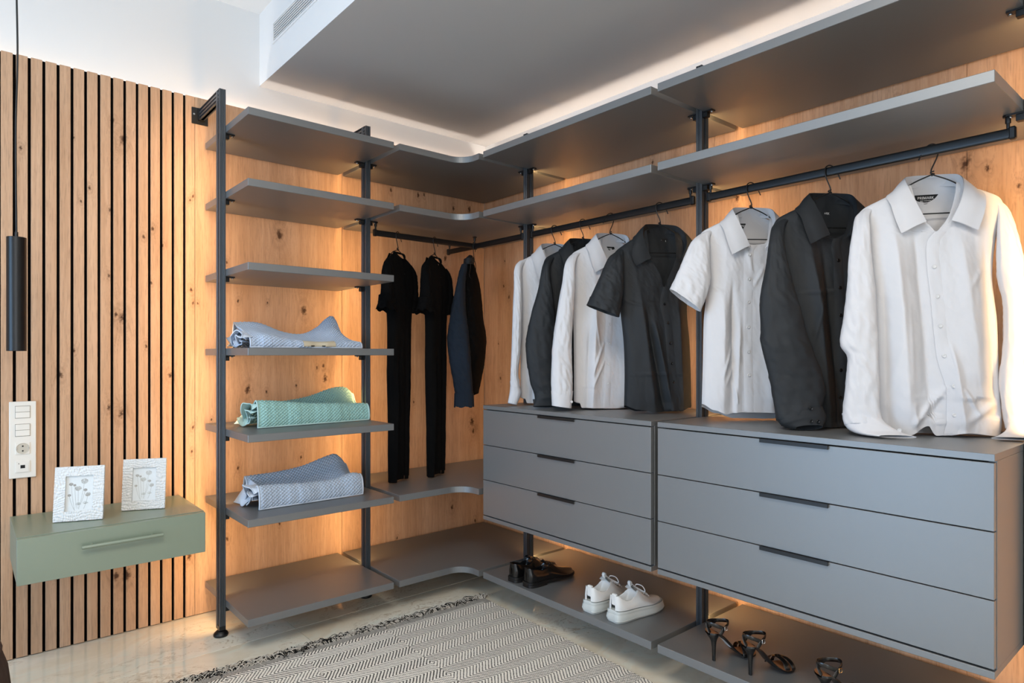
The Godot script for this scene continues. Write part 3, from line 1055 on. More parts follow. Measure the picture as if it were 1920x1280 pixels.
# ---------------------------------------------------------------- clothes
# Garments are drawn in a frame of their own: x across, y the height above the floor, z towards the wearer's front.
# c holds: xl, xr (side edges, Vector2(x, height), from the neck down), hem and hem_back (Vector2(x, height)), deep (depth of the front by height),
# gap (neck opening: [left edge, right edge], each Vector2(x, height) from the neck down to the lowest point), placket (the front edge), folds, creases, seed.
func front_z(c: Dictionary, x: float, y: float, s: float) -> float:
	var e := maxf(0.0, 1.0 - pow(absf(s), 4.5))
	var z: float = at_key(c.deep, y) * sqrt(e)
	var k := minf(1.0, e * 2.2)
	for f in c.folds:   # [x at the top, top, x at the bottom, bottom, width, height of the fold]
		if y < f[1] + 0.02 and y > f[3] - 0.03:
			var t: float = (f[1] - y) / (f[1] - f[3])
			var q: float = absf(x - lerpf(f[0], f[2], t)) / (f[4] * (0.55 + 0.6 * t))
			if q < 3.0:
				z += 1.35 * k * f[5] * smoothstep(-0.05, 0.35, t) * (1.0 - 0.3 * smoothstep(0.9, 1.0, t)) * exp(-pow(q, 1.25))
	for f in c.creases:   # [x, y, x, y, width, height]
		var a := Vector2(f[0], f[1])
		var b := Vector2(f[2], f[3])
		var p := Vector2(x, y) - a
		var h := clampf(p.dot(b - a) / (b - a).length_squared(), 0, 1)
		var q: float = (p - (b - a) * h).length() / f[4]
		if q < 3.0:
			z += 1.5 * k * f[5] * exp(-q * q) * (0.35 + 0.65 * sin(PI * clampf(h, 0.08, 0.92)))
	var seed_: float = c.seed
	z += k * c.rumple * (0.0050 * noise.get_noise_2d(x * 8.0 + seed_, y * 2.0) + 0.0018 * noise.get_noise_2d(x * 20.0 + y * 7.0, y * 10.0 + seed_) + 0.0016 * absf(noise.get_noise_2d(x * 30.0 - y * 24.0 + seed_, y * 30.0)))
	return z


func garment_front(c: Dictionary) -> ArrayMesh:
	noise.seed = 300 + int(c.seed)
	noise.frequency = 1.0
	var b := MB.new()
	var nu := 46
	var nv := 120
	for half in 2:
		var p := PackedVector3Array()
		for j in nv:
			for i in nu:
				var q := i / float(nu - 1)
				var y: float = c.top
				var x := 0.0
				var hem := 1.0
				for pass_ in 3:
					var low: float = hem_at(c.hem, x) if pass_ else c.hem[0].y
					y = c.top + (low - c.top) * j / float(nv - 1)
					var l := at_key(c.xl, y)
					var r := at_key(c.xr, y)
					var m := inner_edge(c, half, y)
					x = lerpf(l, m, q) if half == 0 else lerpf(m, r, q)
				var l := at_key(c.xl, y)
				var r := at_key(c.xr, y)
				var s := clampf(2.0 * (x - l) / (r - l) - 1.0, -1, 1)
				var z := front_z(c, x, y, s)
				if half == 0 and c.has("placket"):
					z -= 0.0030 * smoothstep(0.04, 0.0, m_gap(c, y, x))
				p.append(Vector3(x, y - c.base, z))
		b.grid(p, nu, nv)
	# back, seen inside the neck and below the front hem
	var nb := 40
	var pb := PackedVector3Array()
	for j in 80:
		for i in nb:
			var q := i / float(nb - 1)
			var x := lerpf(c.xl[c.xl.size() - 1].x, c.xr[c.xr.size() - 1].x, q)
			var low: float = hem_at(c.hem_back, x)
			var y: float = c.top_back + (low - c.top_back) * j / 79.0
			x = lerpf(at_key(c.xl, y), at_key(c.xr, y), q)
			var e := maxf(0.0, 1.0 - pow(absf(2.0 * q - 1.0), 2.6))
			var z: float = -(0.55 * at_key(c.deep, y) * sqrt(e) + 0.030 * exp(-pow((x - c.cx) / 0.085, 4.0)) * smoothstep(1.58, 1.70, y))
			z += minf(1.0, e * 2.2) * (0.006 * noise.get_noise_2d(x * 9.0 + 70.0, y * 2.0) + 0.0015 * noise.get_noise_2d(x * 24.0, y * 16.0))
			pb.append(Vector3(x, y - c.base, z))
	b.grid(pb, nb, 80, false, true)
	return b.mesh()


func m_gap(c: Dictionary, y: float, x: float) -> float:
	return absf(x - inner_edge(c, 1, y))


# where each front ends towards the middle
func inner_edge(c: Dictionary, half: int, y: float) -> float:
	var g: Array = c.gap[half]
	var low: Vector2 = g[g.size() - 1]
	if y >= low.y:
		return at_key(g, y)
	if c.has("placket"):
		return at_key(c.placket, y) + (0.020 if half == 0 else 0.0)
	return low.x


# a tube of cloth between two edges (Vector3 from the top down), deep[k] half its depth
func cloth_tube(L: Array, R: Array, deep: Array, rumple: float, seed_: float, rows := 70, lip := true, around := 36, soft := 0.85) -> ArrayMesh:
	noise.seed = 500 + int(seed_)
	noise.frequency = 1.0
	var a := along(L, rows)
	var r := along(R, rows)
	var p := PackedVector3Array()
	var total := rows + (4 if lip else 0)
	for j in total:
		var k := mini(j, rows - 1)
		var mid := (a[k] + r[k]) * 0.5
		var half := (r[k] - a[k]) * 0.5
		var k0 := maxi(k - 2, 0)
		var k1 := mini(k + 2, rows - 1)
		var axis := ((a[k1] + r[k1]) - (a[k0] + r[k0])).normalized()
		var nrm := axis.cross(half).normalized()
		var t := k / float(rows - 1) * (deep.size() - 1)
		var d: float = lerpf(deep[int(t)], deep[mini(int(t) + 1, deep.size() - 1)], t - int(t))
		var shrink := 1.0
		if j >= rows:
			mid -= axis * 0.012 * (j - rows)
			shrink = 0.95
		for i in around:
			var f := TAU * i / around
			var cs := cos(f)
			var sn := sin(f)
			var n := rumple * (0.16 * noise.get_noise_3d(cs * 1.6 + seed_, sn * 1.6, mid.y * 4.0) + 0.09 * noise.get_noise_3d(cs * 3.0, sn * 3.0 + seed_, mid.y * 15.0) + 0.26 * pow(1.0 - absf(noise.get_noise_3d(cs * 1.2 + seed_, sn * 1.2, mid.y * 9.0 + cs * 2.5)), 6.0))
			p.append(mid - half * cs * (1.0 + 0.12 * n) * shrink + nrm * signf(sn) * pow(absf(sn), soft) * d * (1.0 + n) * shrink)
	var b := MB.new()
	b.grid(p, around, total, true)
	return b.mesh()


func lift(list: Array, base: float) -> Array:
	return list.map(func(q): return Vector3(q.x, q.y - base, q.z))


# a shirt collar: stand and turned-down leaves, as ruled strips between three lines round the neck
func collar(parent: Node3D, c: Dictionary, material: Material) -> void:
	var o: float = c.get("open", 0.0)
	var lo: float = c.get("collar_drop", 0.0)
	var fold := []
	var outer := []
	var inner := []
	for k in [[-.032 - o, 1.592 - lo, .056], [-.056 - o, 1.648 - lo * .5, .052], [-.071 - o * .6, 1.698, .032], [-.072, 1.735, .000], [-.046, 1.749, -.034], [0, 1.752, -.046], [.046, 1.749, -.034], [.072, 1.735, .000], [.071 + o * .6, 1.698, .032], [.056 + o, 1.648 - lo * .5, .052], [.032 + o, 1.592 - lo, .054]]:
		fold.append(Vector3(k[0] + c.cx, k[1] - c.base, k[2]))
	for k in [[-.098 - o, 1.560 - lo, .058], [-.112 - o, 1.602 - lo * .5, .054], [-.122 - o * .4, 1.648, .044], [-.124, 1.683, .006], [-.080, 1.704, -.042], [0, 1.706, -.060], [.080, 1.704, -.042], [.124, 1.683, .006], [.122 + o * .4, 1.648, .044], [.112 + o, 1.602 - lo * .5, .054], [.098 + o, 1.560 - lo, .056]]:
		outer.append(Vector3(k[0] + c.cx, k[1] - c.base, k[2]))
	for k in [[-.026 - o, 1.584 - lo, .048], [-.050 - o, 1.632 - lo * .5, .043], [-.065 - o * .6, 1.672, .024], [-.066, 1.700, -.002], [-.036, 1.712, -.032], [0, 1.715, -.042], [.036, 1.712, -.032], [.066, 1.700, -.002], [.065 + o * .6, 1.672, .024], [.050 + o, 1.632 - lo * .5, .043], [.026 + o, 1.584 - lo, .046]]:
		inner.append(Vector3(k[0] + c.cx, k[1] - c.base, k[2]))
	var n := 72
	var f := along(fold, n)
	var u := along(outer, n)
	var s := along(inner, n)
	var b := MB.new()
	for layer in 2:
		var p := PackedVector3Array()
		for j in 9:
			var t := j / 8.0
			for i in n:
				var q := f[i].lerp(u[i], t)
				var out := (q - Vector3(c.cx, q.y, -0.005)).normalized()
				q += out * (0.0045 * sin(PI * minf(t * 1.3, 1.0)) + 0.0012 - 0.0036 * layer * (1.0 if t > 0.05 else 0.3))
				p.append(q)
		b.grid(p, n, 9, false, layer == 1)
	var p := PackedVector3Array()
	for j in 6:
		for i in n:
			p.append(f[i].lerp(s[i], j / 5.0))
	b.grid(p, n, 6, false, true)
	part("collar", b.mesh(), material, parent)


func ribbon_down(c: Dictionary, y0: float, y1: float, dx0: float, dx1: float, lift_: float, n := 60) -> ArrayMesh:
	var p := PackedVector3Array()
	noise.seed = 300 + int(c.seed)
	noise.frequency = 1.0
	for j in n:
		var y := lerpf(y0, y1, j / float(n - 1))
		var l := at_key(c.xl, y)
		var r := at_key(c.xr, y)
		for i in 6:
			var x := at_key(c.placket, y) + lerpf(dx0, dx1, i / 5.0)
			var e := lift_ * (0.0 if i in [0, 5] else 1.0)
			p.append(Vector3(x, y - c.base, front_z(c, x, y, clampf(2.0 * (x - l) / (r - l) - 1.0, -1, 1)) + e))
	var b := MB.new()
	b.grid(p, 6, n)
	return b.mesh()


func button(parent: Node3D, at: Vector3, material: Material) -> void:
	var b := MB.new()
	b.xf = Transform3D(Basis(Vector3.RIGHT, PI / 2), at)
	b.lathe(PackedVector2Array([Vector2(0, .0016), Vector2(.0034, .0016), Vector2(.0042, .0024), Vector2(.0054, .0022), Vector2(.0058, .0012), Vector2(.0056, .0), Vector2(0, 0)]), 18)
	part("button", b.mesh(), material, parent)


func lettering(text: String, high: float, at: Transform3D, parent: Node3D) -> void:
	var m := TextMesh.new()
	var f := SystemFont.new()
	f.font_names = PackedStringArray(["Droid Sans"])
	m.font = f
	m.text = text
	m.font_size = 24
	m.pixel_size = high / 18.0
	m.depth = 0.0004
	var o := part("lettering", m, M.thread, parent)
	o.transform = at


func neck_label(t: Node3D, c: Dictionary, big: String) -> void:
	var at := Vector3(c.cx + 0.004, 1.6785 - c.base, -0.0385)
	var l := part("neck_label", boxes([[at, Vector3(0.080, 0.0235, 0.0016)]], 0.0003), M.label, t)
	lettering("PRIMARK", 0.0080, Transform3D(Basis(Vector3.RIGHT, 0), at + Vector3(-0.010, 0.0022, 0.0010)), l)
	lettering("MAN  COLLECTION", 0.0026, Transform3D(Basis.IDENTITY, at + Vector3(-0.010, -0.0065, 0.0010)), l)
	lettering(big, 0.0060, Transform3D(Basis.IDENTITY, at + Vector3(0.030, 0.0020, 0.0010)), l)
	at = Vector3(c.cx + 0.004, 1.6575 - c.base, -0.0375)
	l = part("neck_label", boxes([[at, Vector3(0.052, 0.0120, 0.0016)]], 0.0003), M.label, t)
	lettering("SLIM FIT", 0.0048, Transform3D(Basis.IDENTITY, at + Vector3(0, 0, 0.0010)), l)


# thin black wire hanger; its hook comes over the rail (rail centre 0.0715 above the joint)
func hanger(label: String, at: Vector3, turn: float, flip: bool, half := 0.160) -> void:
	var t := thing("wire_hanger", label, "hanger", "black wire hangers", Vector3(at.x, 1.741, at.z), turn)
	var s := -1.0 if flip else 1.0
	var r := 0.0021
	var top := 1.8290 - 1.741
	part("hook", wire(along([Vector3(0, -0.004, 0), Vector3(0.003 * s, 0.012, 0), Vector3(-0.010 * s, 0.045, 0), Vector3(-0.0165 * s, 0.068, 0), Vector3(-0.013 * s, 0.086, 0), Vector3(0, top + 0.0045, 0), Vector3(0.016 * s, top - 0.004, 0), Vector3(0.027 * s, 0.066, 0), Vector3(0.036 * s, 0.046, 0)], 48), r, 8), M.black, t)
	part("frame", wire(along([Vector3(0.002, 0.002, 0.001), Vector3(-0.055, -0.024, -0.002), Vector3(-0.11 * half / 0.16, -0.066, -0.004), Vector3(-half * 0.9, -0.098, -0.004), Vector3(-half, -0.104, 0), Vector3(-half * 0.96, -0.113, 0), Vector3(-half * 0.85, -0.1165, 0), Vector3(0, -0.1165, 0), Vector3(half * 0.85, -0.1165, 0), Vector3(half * 0.96, -0.113, 0), Vector3(half, -0.104, 0), Vector3(half * 0.9, -0.098, -0.004), Vector3(0.11 * half / 0.16, -0.066, -0.004), Vector3(0.055, -0.024, -0.002), Vector3(-0.002, 0.002, -0.001)], 120), r, 8), M.black, t)
	part("twist", wire(along([Vector3(-.004, -.002, .002), Vector3(.004, .001, .004), Vector3(.004, .004, -.003), Vector3(-.004, .006, -.003), Vector3(-.003, .008, .003), Vector3(.004, .010, .002)], 24), r * 0.9, 6), M.black, t)


const ROWS := 70

func shirt(called: String, label: String, group: String, at: Vector3, angle: float, c: Dictionary, cotton: Material, knobs: Material) -> Node3D:
	c.merge({"base": 0.9605, "cx": 0.0, "top": 1.712, "top_back": 1.738, "rumple": 1.0, "folds": [], "creases": [],
		"deep": [Vector2(.010, 1.72), Vector2(.022, 1.66), Vector2(.036, 1.56), Vector2(.042, 1.40), Vector2(.038, 1.15), Vector2(.034, .96)]})
	# garments are cut a little narrower than they were drawn, and their front set forward of their back
	var k: Array = c.squeeze
	var narrow := func(q, z: float): return Vector2(k[0] * q.x + k[1] + k[2] * z, q.y)
	for e in ["xl", "xr", "hem", "hem_back"]:
		c[e] = c[e].map(func(q): return narrow.call(q, 0.0))
	c.placket = c.placket.map(func(q): return narrow.call(q, 0.045))
	for e in ["folds", "creases"]:
		c[e] = c[e].map(func(f): return [k[0] * f[0] + k[1] + k[2] * 0.04, f[1], k[0] * f[2] + k[1] + k[2] * 0.04, f[3], f[4], f[5]])
	c.sleeves = c.sleeves.map(func(s):
		return s.map(func(list): return list.map(func(q): return Vector3(k[0] * q.x + k[1] + k[2] * q.z, q.y, q.z) if q is Vector3 else q)))
	if not c.has("gap"):
		var low_v: Vector2 = c.placket[0]
		c.gap = [v2([[c.cx - .060, 1.715], [c.cx - .050, 1.66], [c.cx - .028, 1.60], [low_v.x, low_v.y]]), v2([[c.cx + .060, 1.715], [c.cx + .050, 1.66], [c.cx + .028, 1.60], [low_v.x + .004, low_v.y - .002]])]
	var t := thing(called, label, "shirt", group, Vector3(at.x, c.base, at.z), -deg_to_rad(angle))
	part("body", garment_front(c), cotton, t)
	collar(t, c, cotton)
	var top_y: float = c.gap[1][c.gap[1].size() - 1].y
	var low: float = hem_at(c.hem, at_key(c.placket, 1.0)) + 0.004
	part("placket", ribbon_down(c, top_y, low, -0.001, 0.032, 0.0016), cotton, t)
	for y in c.buttons:
		var x := at_key(c.placket, y) + 0.016
		var l := at_key(c.xl, y)
		var r := at_key(c.xr, y)
		button(t, Vector3(x, y - c.base, front_z(c, x, y, 2.0 * (x - l) / (r - l) - 1.0) + 0.0022), knobs)
	for s in c.sleeves:
		for e in 2:   # the sleeve head lies flat under the shoulder seam
			s = s.duplicate()
			s[e] = s[e].duplicate()
			var h: Vector3 = s[e][0]
			s[e][0] = Vector3(h.x, h.y - 0.012, h.z * 0.25)
			h = s[e][1]
			s[e][1] = Vector3(h.x, h.y - 0.004, h.z * 0.6)
		var m := cloth_tube(lift(s[0], c.base), lift(s[1], c.base), s[2], c.rumple * 0.9, c.seed + s[0][1].x * 10.0)
		var sl := part("sleeve", m, cotton, t)
		if s.size() > 3:   # cuff
			part("cuff", cloth_tube(lift(s[3], c.base), lift(s[4], c.base), s[5], 0.25, c.seed + 3.0, 16), cotton, sl)
			for e in s[6]:
				button(sl, Vector3(e.x, e.y - c.base, e.z), knobs)
	if c.has("size"):
		neck_label(t, c, c.size)
	return t


func v2(list: Array) -> Array:
	return list.map(func(k): return Vector2(k[0], k[1]))


func vv(list: Array) -> Array:
	return list.map(func(k): return Vector3(k[0], k[1], k[2]))


func make_clothes() -> void:
	var grp := "shirts hanging along the right wall"
	# ---- large white shirt at the right end, both cuffs lying on the drawer unit
	var at := Vector3(-0.30, 0, 2.534)
	shirt("long_sleeve_shirt", "white long-sleeved shirt nearest the right edge, its cuffs resting on the drawer unit", grp, at, 56.0, {
		"squeeze": [.84, -.007, .30], "cx": 0.020, "seed": 1.0, "rumple": 1.1, "size": "XL",
		"xl": v2([[-.030, 1.74], [-.042, 1.718], [-.086, 1.694], [-.140, 1.672], [-.190, 1.650], [-.212, 1.622], [-.206, 1.54], [-.194, 1.42], [-.186, 1.22], [-.180, 1.08], [-.176, .961]]),
		"xr": v2([[.096, 1.74], [.108, 1.718], [.136, 1.702], [.196, 1.682], [.240, 1.660], [.250, 1.625], [.228, 1.54], [.216, 1.43], [.230, 1.30], [.238, 1.12], [.246, 1.0], [.240, .961]]),
		"hem": v2([[-.18, .963], [-.06, .9615], [.005, .990], [.03, .962], [.07, .964], [.12, .972], [.24, .963]]), "hem_back": v2([[-.18, .962], [.24, .962]]),
		"placket": v2([[.012, 1.565], [-.012, 1.535], [-.012, 1.457], [-.002, 1.364], [.010, 1.25], [.020, 1.18], [.043, 1.103], [.046, 1.005], [.036, .962]]),
		"buttons": [1.46, 1.372, 1.285, 1.197, 1.109, 1.024],
		"folds": [[-.125, 1.66, -.065, .97, .040, .022], [-.055, 1.60, .00, 1.05, .022, -.014], [.085, 1.58, .150, 1.10, .040, .014], [.165, 1.55, .205, 1.05, .022, -.014], [.055, 1.25, .100, .98, .020, .018], [-.15, 1.45, -.13, .97, .016, -.012]],
		"creases": [[-.06, 1.075, .10, 1.078, .0035, .0022], [-.10, 1.22, -.14, 1.05, .006, .004], [.044, 1.10, -.055, .995, .007, .009], [-.07, 1.35, -.06, 1.1, .004, .002], [.10, 1.095, .145, 1.03, .006, .006], [.12, 1.40, .15, 1.44, .006, .004], [.21, 1.06, .12, 1.01, .010, .008], [-.055, 1.05, -.05, .97, .006, .006], [.00, .998, .05, 1.0, .004, .004]],
		"sleeves": [
			[vv([[-.196, 1.652, .006], [-.222, 1.628, .014], [-.240, 1.585, .026], [-.262, 1.503, .04], [-.276, 1.394, .05], [-.288, 1.30, .05], [-.297, 1.231, .05], [-.274, 1.195, .05], [-.279, 1.12, .05], [-.290, 1.012, .05], [-.288, .988, .058]]),
			 vv([[-.168, 1.662, .030], [-.192, 1.630, .045], [-.200, 1.585, .05], [-.198, 1.504, .055], [-.189, 1.395, .06], [-.184, 1.30, .06], [-.181, 1.231, .06], [-.178, 1.16, .06], [-.176, 1.10, .06], [-.173, 1.03, .06], [-.166, .992, .07]]),
			 [.006, .015, .024, .029, .030, .028, .026],
			 vv([[-.289, .995, .056], [-.285, .981, .074], [-.262, .970, .105], [-.228, .9665, .135]]), vv([[-.168, 1.000, .068], [-.160, .986, .086], [-.140, .973, .115], [-.118, .9675, .142]]), [.028, .018, .008, .004], vv([[-.15, .982, .112]])],
			[vv([[.205, 1.668, .030], [.212, 1.625, .036], [.206, 1.56, .036], [.208, 1.43, .034], [.226, 1.352, .034], [.228, 1.24, .034], [.215, 1.115, .034], [.228, 1.02, .034], [.226, .992, .042]]),
			 vv([[.232, 1.662, .006], [.256, 1.630, .008], [.274, 1.57, .010], [.298, 1.45, .016], [.308, 1.352, .02], [.312, 1.24, .02], [.306, 1.115, .02], [.304, 1.02, .02], [.300, .992, .03]]),
			 [.006, .015, .022, .027, .028, .026, .022],
			 vv([[.228, 1.000, .040], [.205, .982, .060], [.165, .970, .082], [.132, .9665, .098]]), vv([[.302, 1.000, .030], [.300, .985, .060], [.280, .972, .090], [.240, .9675, .112]]), [.024, .016, .008, .004], []]],
	}, M.white_cotton, M.white_button)
	hanger("hanger of the large white shirt at the right end of the rail", at + Vector3(cos(deg_to_rad(56.0)), 0, sin(deg_to_rad(56.0))) * 0.020, -deg_to_rad(56.0), true)

	# ---- black long-sleeved shirt, the second from the right
	at = Vector3(-0.30, 0, 2.255)
	var body_l := [[-.052, 1.74], [-.064, 1.718], [-.100, 1.697], [-.160, 1.672], [-.200, 1.650], [-.214, 1.615], [-.204, 1.52], [-.194, 1.40], [-.188, 1.20], [-.182, .961]]
	var body_r := body_l.map(func(k): return [-k[0], k[1]])
	shirt("long_sleeve_shirt", "black long-sleeved shirt between the two white shirts on the right-hand rail", grp, at, 38.0, {
		"squeeze": [.897, -.002, .15], "cx": 0.003, "seed": 2.0, "size": "S", "xl": v2(body_l), "xr": v2(body_r),
		"hem": v2([[-.18, .963], [.0, .9625], [.18, .963]]), "hem_back": v2([[-.18, .962], [.18, .962]]), "placket": v2([[-.010, 1.585], [-.022, 1.56], [-.016, 1.509], [-.010, 1.382], [-.004, 1.2], [0, .96]]), "buttons": [1.51, 1.42, 1.33, 1.24, 1.15, 1.06],
		"folds": [[-.11, 1.62, -.03, .98, .030, .020], [-.06, 1.60, .02, 1.0, .022, -.014], [.06, 1.56, .10, 1.0, .03, .016], [.13, 1.5, .14, 1.0, .02, -.01]],
		"creases": [[-.17, 1.40, .02, 1.41, .004, .003], [-.06, 1.42, -.10, 1.22, .006, .004]],
		"sleeves": [
			[vv([[-.190, 1.655, .006], [-.222, 1.628, .014], [-.246, 1.585, .03], [-.272, 1.48, .045], [-.293, 1.386, .05], [-.292, 1.276, .05], [-.293, 1.243, .05], [-.262, 1.12, .055], [-.246, 1.02, .06], [-.243, .988, .065]]),
			 vv([[-.150, 1.668, .030], [-.188, 1.632, .045], [-.208, 1.56, .055], [-.182, 1.431, .06], [-.158, 1.35, .065], [-.141, 1.278, .07], [-.118, 1.215, .07], [-.091, 1.157, .07], [-.074, 1.088, .075], [-.090, 1.03, .08]]),
			 [.006, .015, .024, .029, .031, .030, .028],
			 vv([[-.243, .992, .064], [-.232, .975, .078], [-.200, .967, .100]]), vv([[-.088, 1.034, .080], [-.084, 1.000, .094], [-.110, .972, .112]]), [.032, .026, .012], vv([[-.150, 1.03, .108], [-.158, .992, .120], [-.132, .990, .118]])],
			[vv([[.160, 1.668, .024], [.196, 1.632, .03], [.204, 1.55, .03], [.196, 1.40, .03], [.196, 1.2, .03], [.206, .985, .03]]), vv([[.190, 1.655, .006], [.224, 1.628, .008], [.246, 1.55, .008], [.270, 1.40, .01], [.276, 1.2, .01], [.268, .985, .01]]), [.012, .024, .03, .03, .028, .024],
			 vv([[.204, 1.03, .03], [.206, .966, .032]]), vv([[.270, 1.03, .01], [.268, .966, .012]]), [.029, .027], []]],
	}, M.black_cotton, M.black_button)
	hanger("hanger of the black long-sleeved shirt beside the large white one", at, -deg_to_rad(38.0), false)

	# ---- white short-sleeved shirt in front of the fourth upright
	at = Vector3(-0.30, 0, 1.972)
	var short_l := [[-.052, 1.74], [-.064, 1.718], [-.100, 1.697], [-.160, 1.672], [-.205, 1.648], [-.214, 1.61], [-.196, 1.52], [-.186, 1.43], [-.196, 1.33], [-.200, 1.18], [-.206, .97]]
	var short_r := short_l.map(func(k): return [-k[0] * 0.96, k[1]])
	shirt("short_sleeve_shirt", "white short-sleeved shirt, its sleeve in front of the upright", grp, at, 38.0, {
		"squeeze": [.881, -.003, .22], "cx": 0.006, "seed": 3.0, "size": "M", "base": 0.963, "xl": v2(short_l), "xr": v2(short_r),
		"hem": v2([[-.21, 1.022], [-.165, 1.000], [-.115, .985], [-.078, .990], [-.05, .992], [.10, .991], [.2, 1.02]]), "hem_back": v2([[-.21, 1.010], [-.14, .985], [-.06, .966], [.1, .964], [.2, 1.0]]),
		"placket": v2([[-.030, 1.60], [-.050, 1.575], [-.056, 1.40], [-.058, 1.248], [-.054, 1.134], [-.050, .98]]), "buttons": [1.562, 1.473, 1.390, 1.300, 1.211, 1.127],
		"folds": [[-.10, 1.50, -.095, .99, .018, -.016], [-.14, 1.45, -.14, 1.0, .03, .012], [-.07, 1.35, -.085, 1.0, .014, .010], [.05, 1.56, .06, 1.0, .03, .014]],
		"creases": [[-.105, 1.22, -.14, 1.13, .005, .005], [-.09, 1.16, -.13, 1.09, .005, .004], [-.10, 1.12, -.08, 1.03, .004, .005], [-.04, 1.58, -.02, 1.50, .005, .004], [-.02, 1.44, .03, 1.52, .005, .004], [-.19, 1.45, -.15, 1.43, .005, .004]],
		"sleeves": [
			[vv([[-.176, 1.664, .006], [-.222, 1.640, .012], [-.262, 1.607, .02], [-.318, 1.508, .03], [-.356, 1.436, .03]]), vv([[-.166, 1.664, .024], [-.188, 1.632, .04], [-.200, 1.560, .045], [-.200, 1.456, .045], [-.236, 1.356, .04]]), [.006, .018, .028, .032, .034]],
			[vv([[.160, 1.664, .024], [.186, 1.62, .03], [.200, 1.55, .03], [.196, 1.46, .03], [.216, 1.366, .03]]), vv([[.172, 1.664, .006], [.214, 1.640, .01], [.246, 1.60, .01], [.278, 1.51, .012], [.298, 1.42, .012]]), [.012, .026, .034, .034, .032]]],
	}, M.white_cotton, M.white_button)
	hanger("hanger of the white short-sleeved shirt on the right-hand rail", at, -deg_to_rad(38.0), false)

	# ---- black short-sleeved shirt with an open neck
	at = Vector3(-0.30, 0, 1.565)
	var slim_l := [[-.056, 1.74], [-.068, 1.718], [-.110, 1.690], [-.170, 1.655], [-.214, 1.624], [-.226, 1.59], [-.206, 1.50], [-.190, 1.38], [-.174, 1.254], [-.169, 1.125], [-.172, .97]]
	var slim_r := [[.056, 1.74], [.068, 1.718], [.104, 1.705], [.160, 1.680], [.190, 1.650], [.194, 1.60], [.152, 1.50], [.136, 1.39], [.149, 1.257], [.156, 1.12], [.160, .97]]
	shirt("short_sleeve_shirt", "black short-sleeved shirt with an open neck, left of the upright", grp, at, 32.0, {
		"squeeze": [.88, -.003, .28], "cx": 0.007, "seed": 4.0, "size": "S", "base": 0.9615, "open": 0.032, "xl": v2(slim_l), "xr": v2(slim_r),
		"hem": v2([[-.19, .996], [-.115, .976], [-.03, .965], [.06, .967], [.16, .985]]), "hem_back": v2([[-.18, .985], [-.1, .966], [.12, .964], [.16, .98]]),
		"gap": [v2([[-.060, 1.715], [-.058, 1.66], [-.052, 1.60], [-.014, 1.53], [.000, 1.480]]), v2([[.060, 1.715], [.060, 1.66], [.056, 1.60], [.028, 1.53], [.004, 1.478]])],
		"placket": v2([[-.010, 1.48], [-.026, 1.41], [-.008, 1.33], [.002, 1.248], [.010, 1.165], [.020, 1.089], [.03, .965]]), "buttons": [1.408, 1.331, 1.248, 1.165, 1.089],
		"folds": [[-.095, 1.40, .005, .97, .020, -.020], [-.13, 1.50, -.05, .98, .030, .014], [-.06, 1.36, .03, 1.0, .016, .014], [.06, 1.45, .09, .98, .025, .012]],
		"creases": [[-.17, 1.120, .15, 1.122, .0035, .003], [-.16, 1.41, .03, 1.414, .0035, .002], [-.19, 1.42, -.12, 1.40, .005, .004]],
		"sleeves": [
			[vv([[-.180, 1.650, .006], [-.224, 1.620, .012], [-.262, 1.592, .02], [-.314, 1.504, .03], [-.371, 1.402, .03]]), vv([[-.166, 1.650, .026], [-.194, 1.612, .042], [-.206, 1.54, .05], [-.212, 1.45, .05], [-.226, 1.352, .045]]), [.006, .018, .030, .036, .040]],
			[vv([[.140, 1.668, .024], [.170, 1.62, .03], [.172, 1.55, .03], [.164, 1.47, .03], [.180, 1.372, .03]]), vv([[.160, 1.672, .006], [.204, 1.645, .01], [.226, 1.60, .01], [.248, 1.51, .012], [.262, 1.41, .012]]), [.012, .026, .034, .034, .032]]],
	}, M.black_cotton, M.black_button)
	hanger("hanger of the black short-sleeved shirt beside the upright", at, -deg_to_rad(32.0), false)

	# ---- three long-sleeved shirts towards the corner
	var far_l := [[-.050, 1.74], [-.062, 1.718], [-.095, 1.697], [-.150, 1.672], [-.196, 1.648], [-.212, 1.612], [-.206, 1.52], [-.196, 1.40], [-.190, 1.20], [-.190, .965]]
	var far_r := far_l.map(func(k): return [-k[0] * 0.92, k[1]])
	var base_c := {"xl": v2(far_l), "xr": v2(far_r), "hem": v2([[-.21, 1.000], [-.17, .990], [-.160, .968], [0, .9635], [.19, .970]]), "hem_back": v2([[-.2, .996], [-.16, .985], [0, .968], [.19, .975]]), "squeeze": [.90, -.001, .17], "cx": 0.005,
		"placket": v2([[-.010, 1.585], [-.030, 1.56], [-.046, 1.45], [-.050, 1.352], [-.058, 1.119], [-.062, .96]]), "buttons": [1.50, 1.42, 1.335, 1.25, 1.16, 1.075], "base": 0.9612,
		"folds": [[-.10, 1.55, -.12, .98, .025, .018], [-.13, 1.35, -.14, .98, .014, -.012], [.04, 1.5, .06, 1.0, .03, .014]],
		"creases": [[-.06, 1.25, -.13, 1.10, .006, .006], [-.05, 1.18, -.12, 1.06, .005, .005], [-.20, 1.06, -.08, 1.062, .0035, .002], [-.11, 1.36, -.08, 1.24, .006, .005]]}
	var right_sleeve := [vv([[.150, 1.666, .024], [.180, 1.632, .03], [.190, 1.55, .03], [.182, 1.40, .03], [.182, 1.2, .03], [.186, 1.02, .03]]), vv([[.180, 1.655, .006], [.210, 1.628, .008], [.230, 1.55, .008], [.248, 1.40, .01], [.252, 1.2, .01], [.248, 1.02, .01]]), [.012, .022, .028, .028, .026, .022],
		vv([[.186, 1.03, .03], [.188, .970, .03]]), vv([[.250, 1.03, .01], [.248, .970, .01]]), [.026, .025], []]
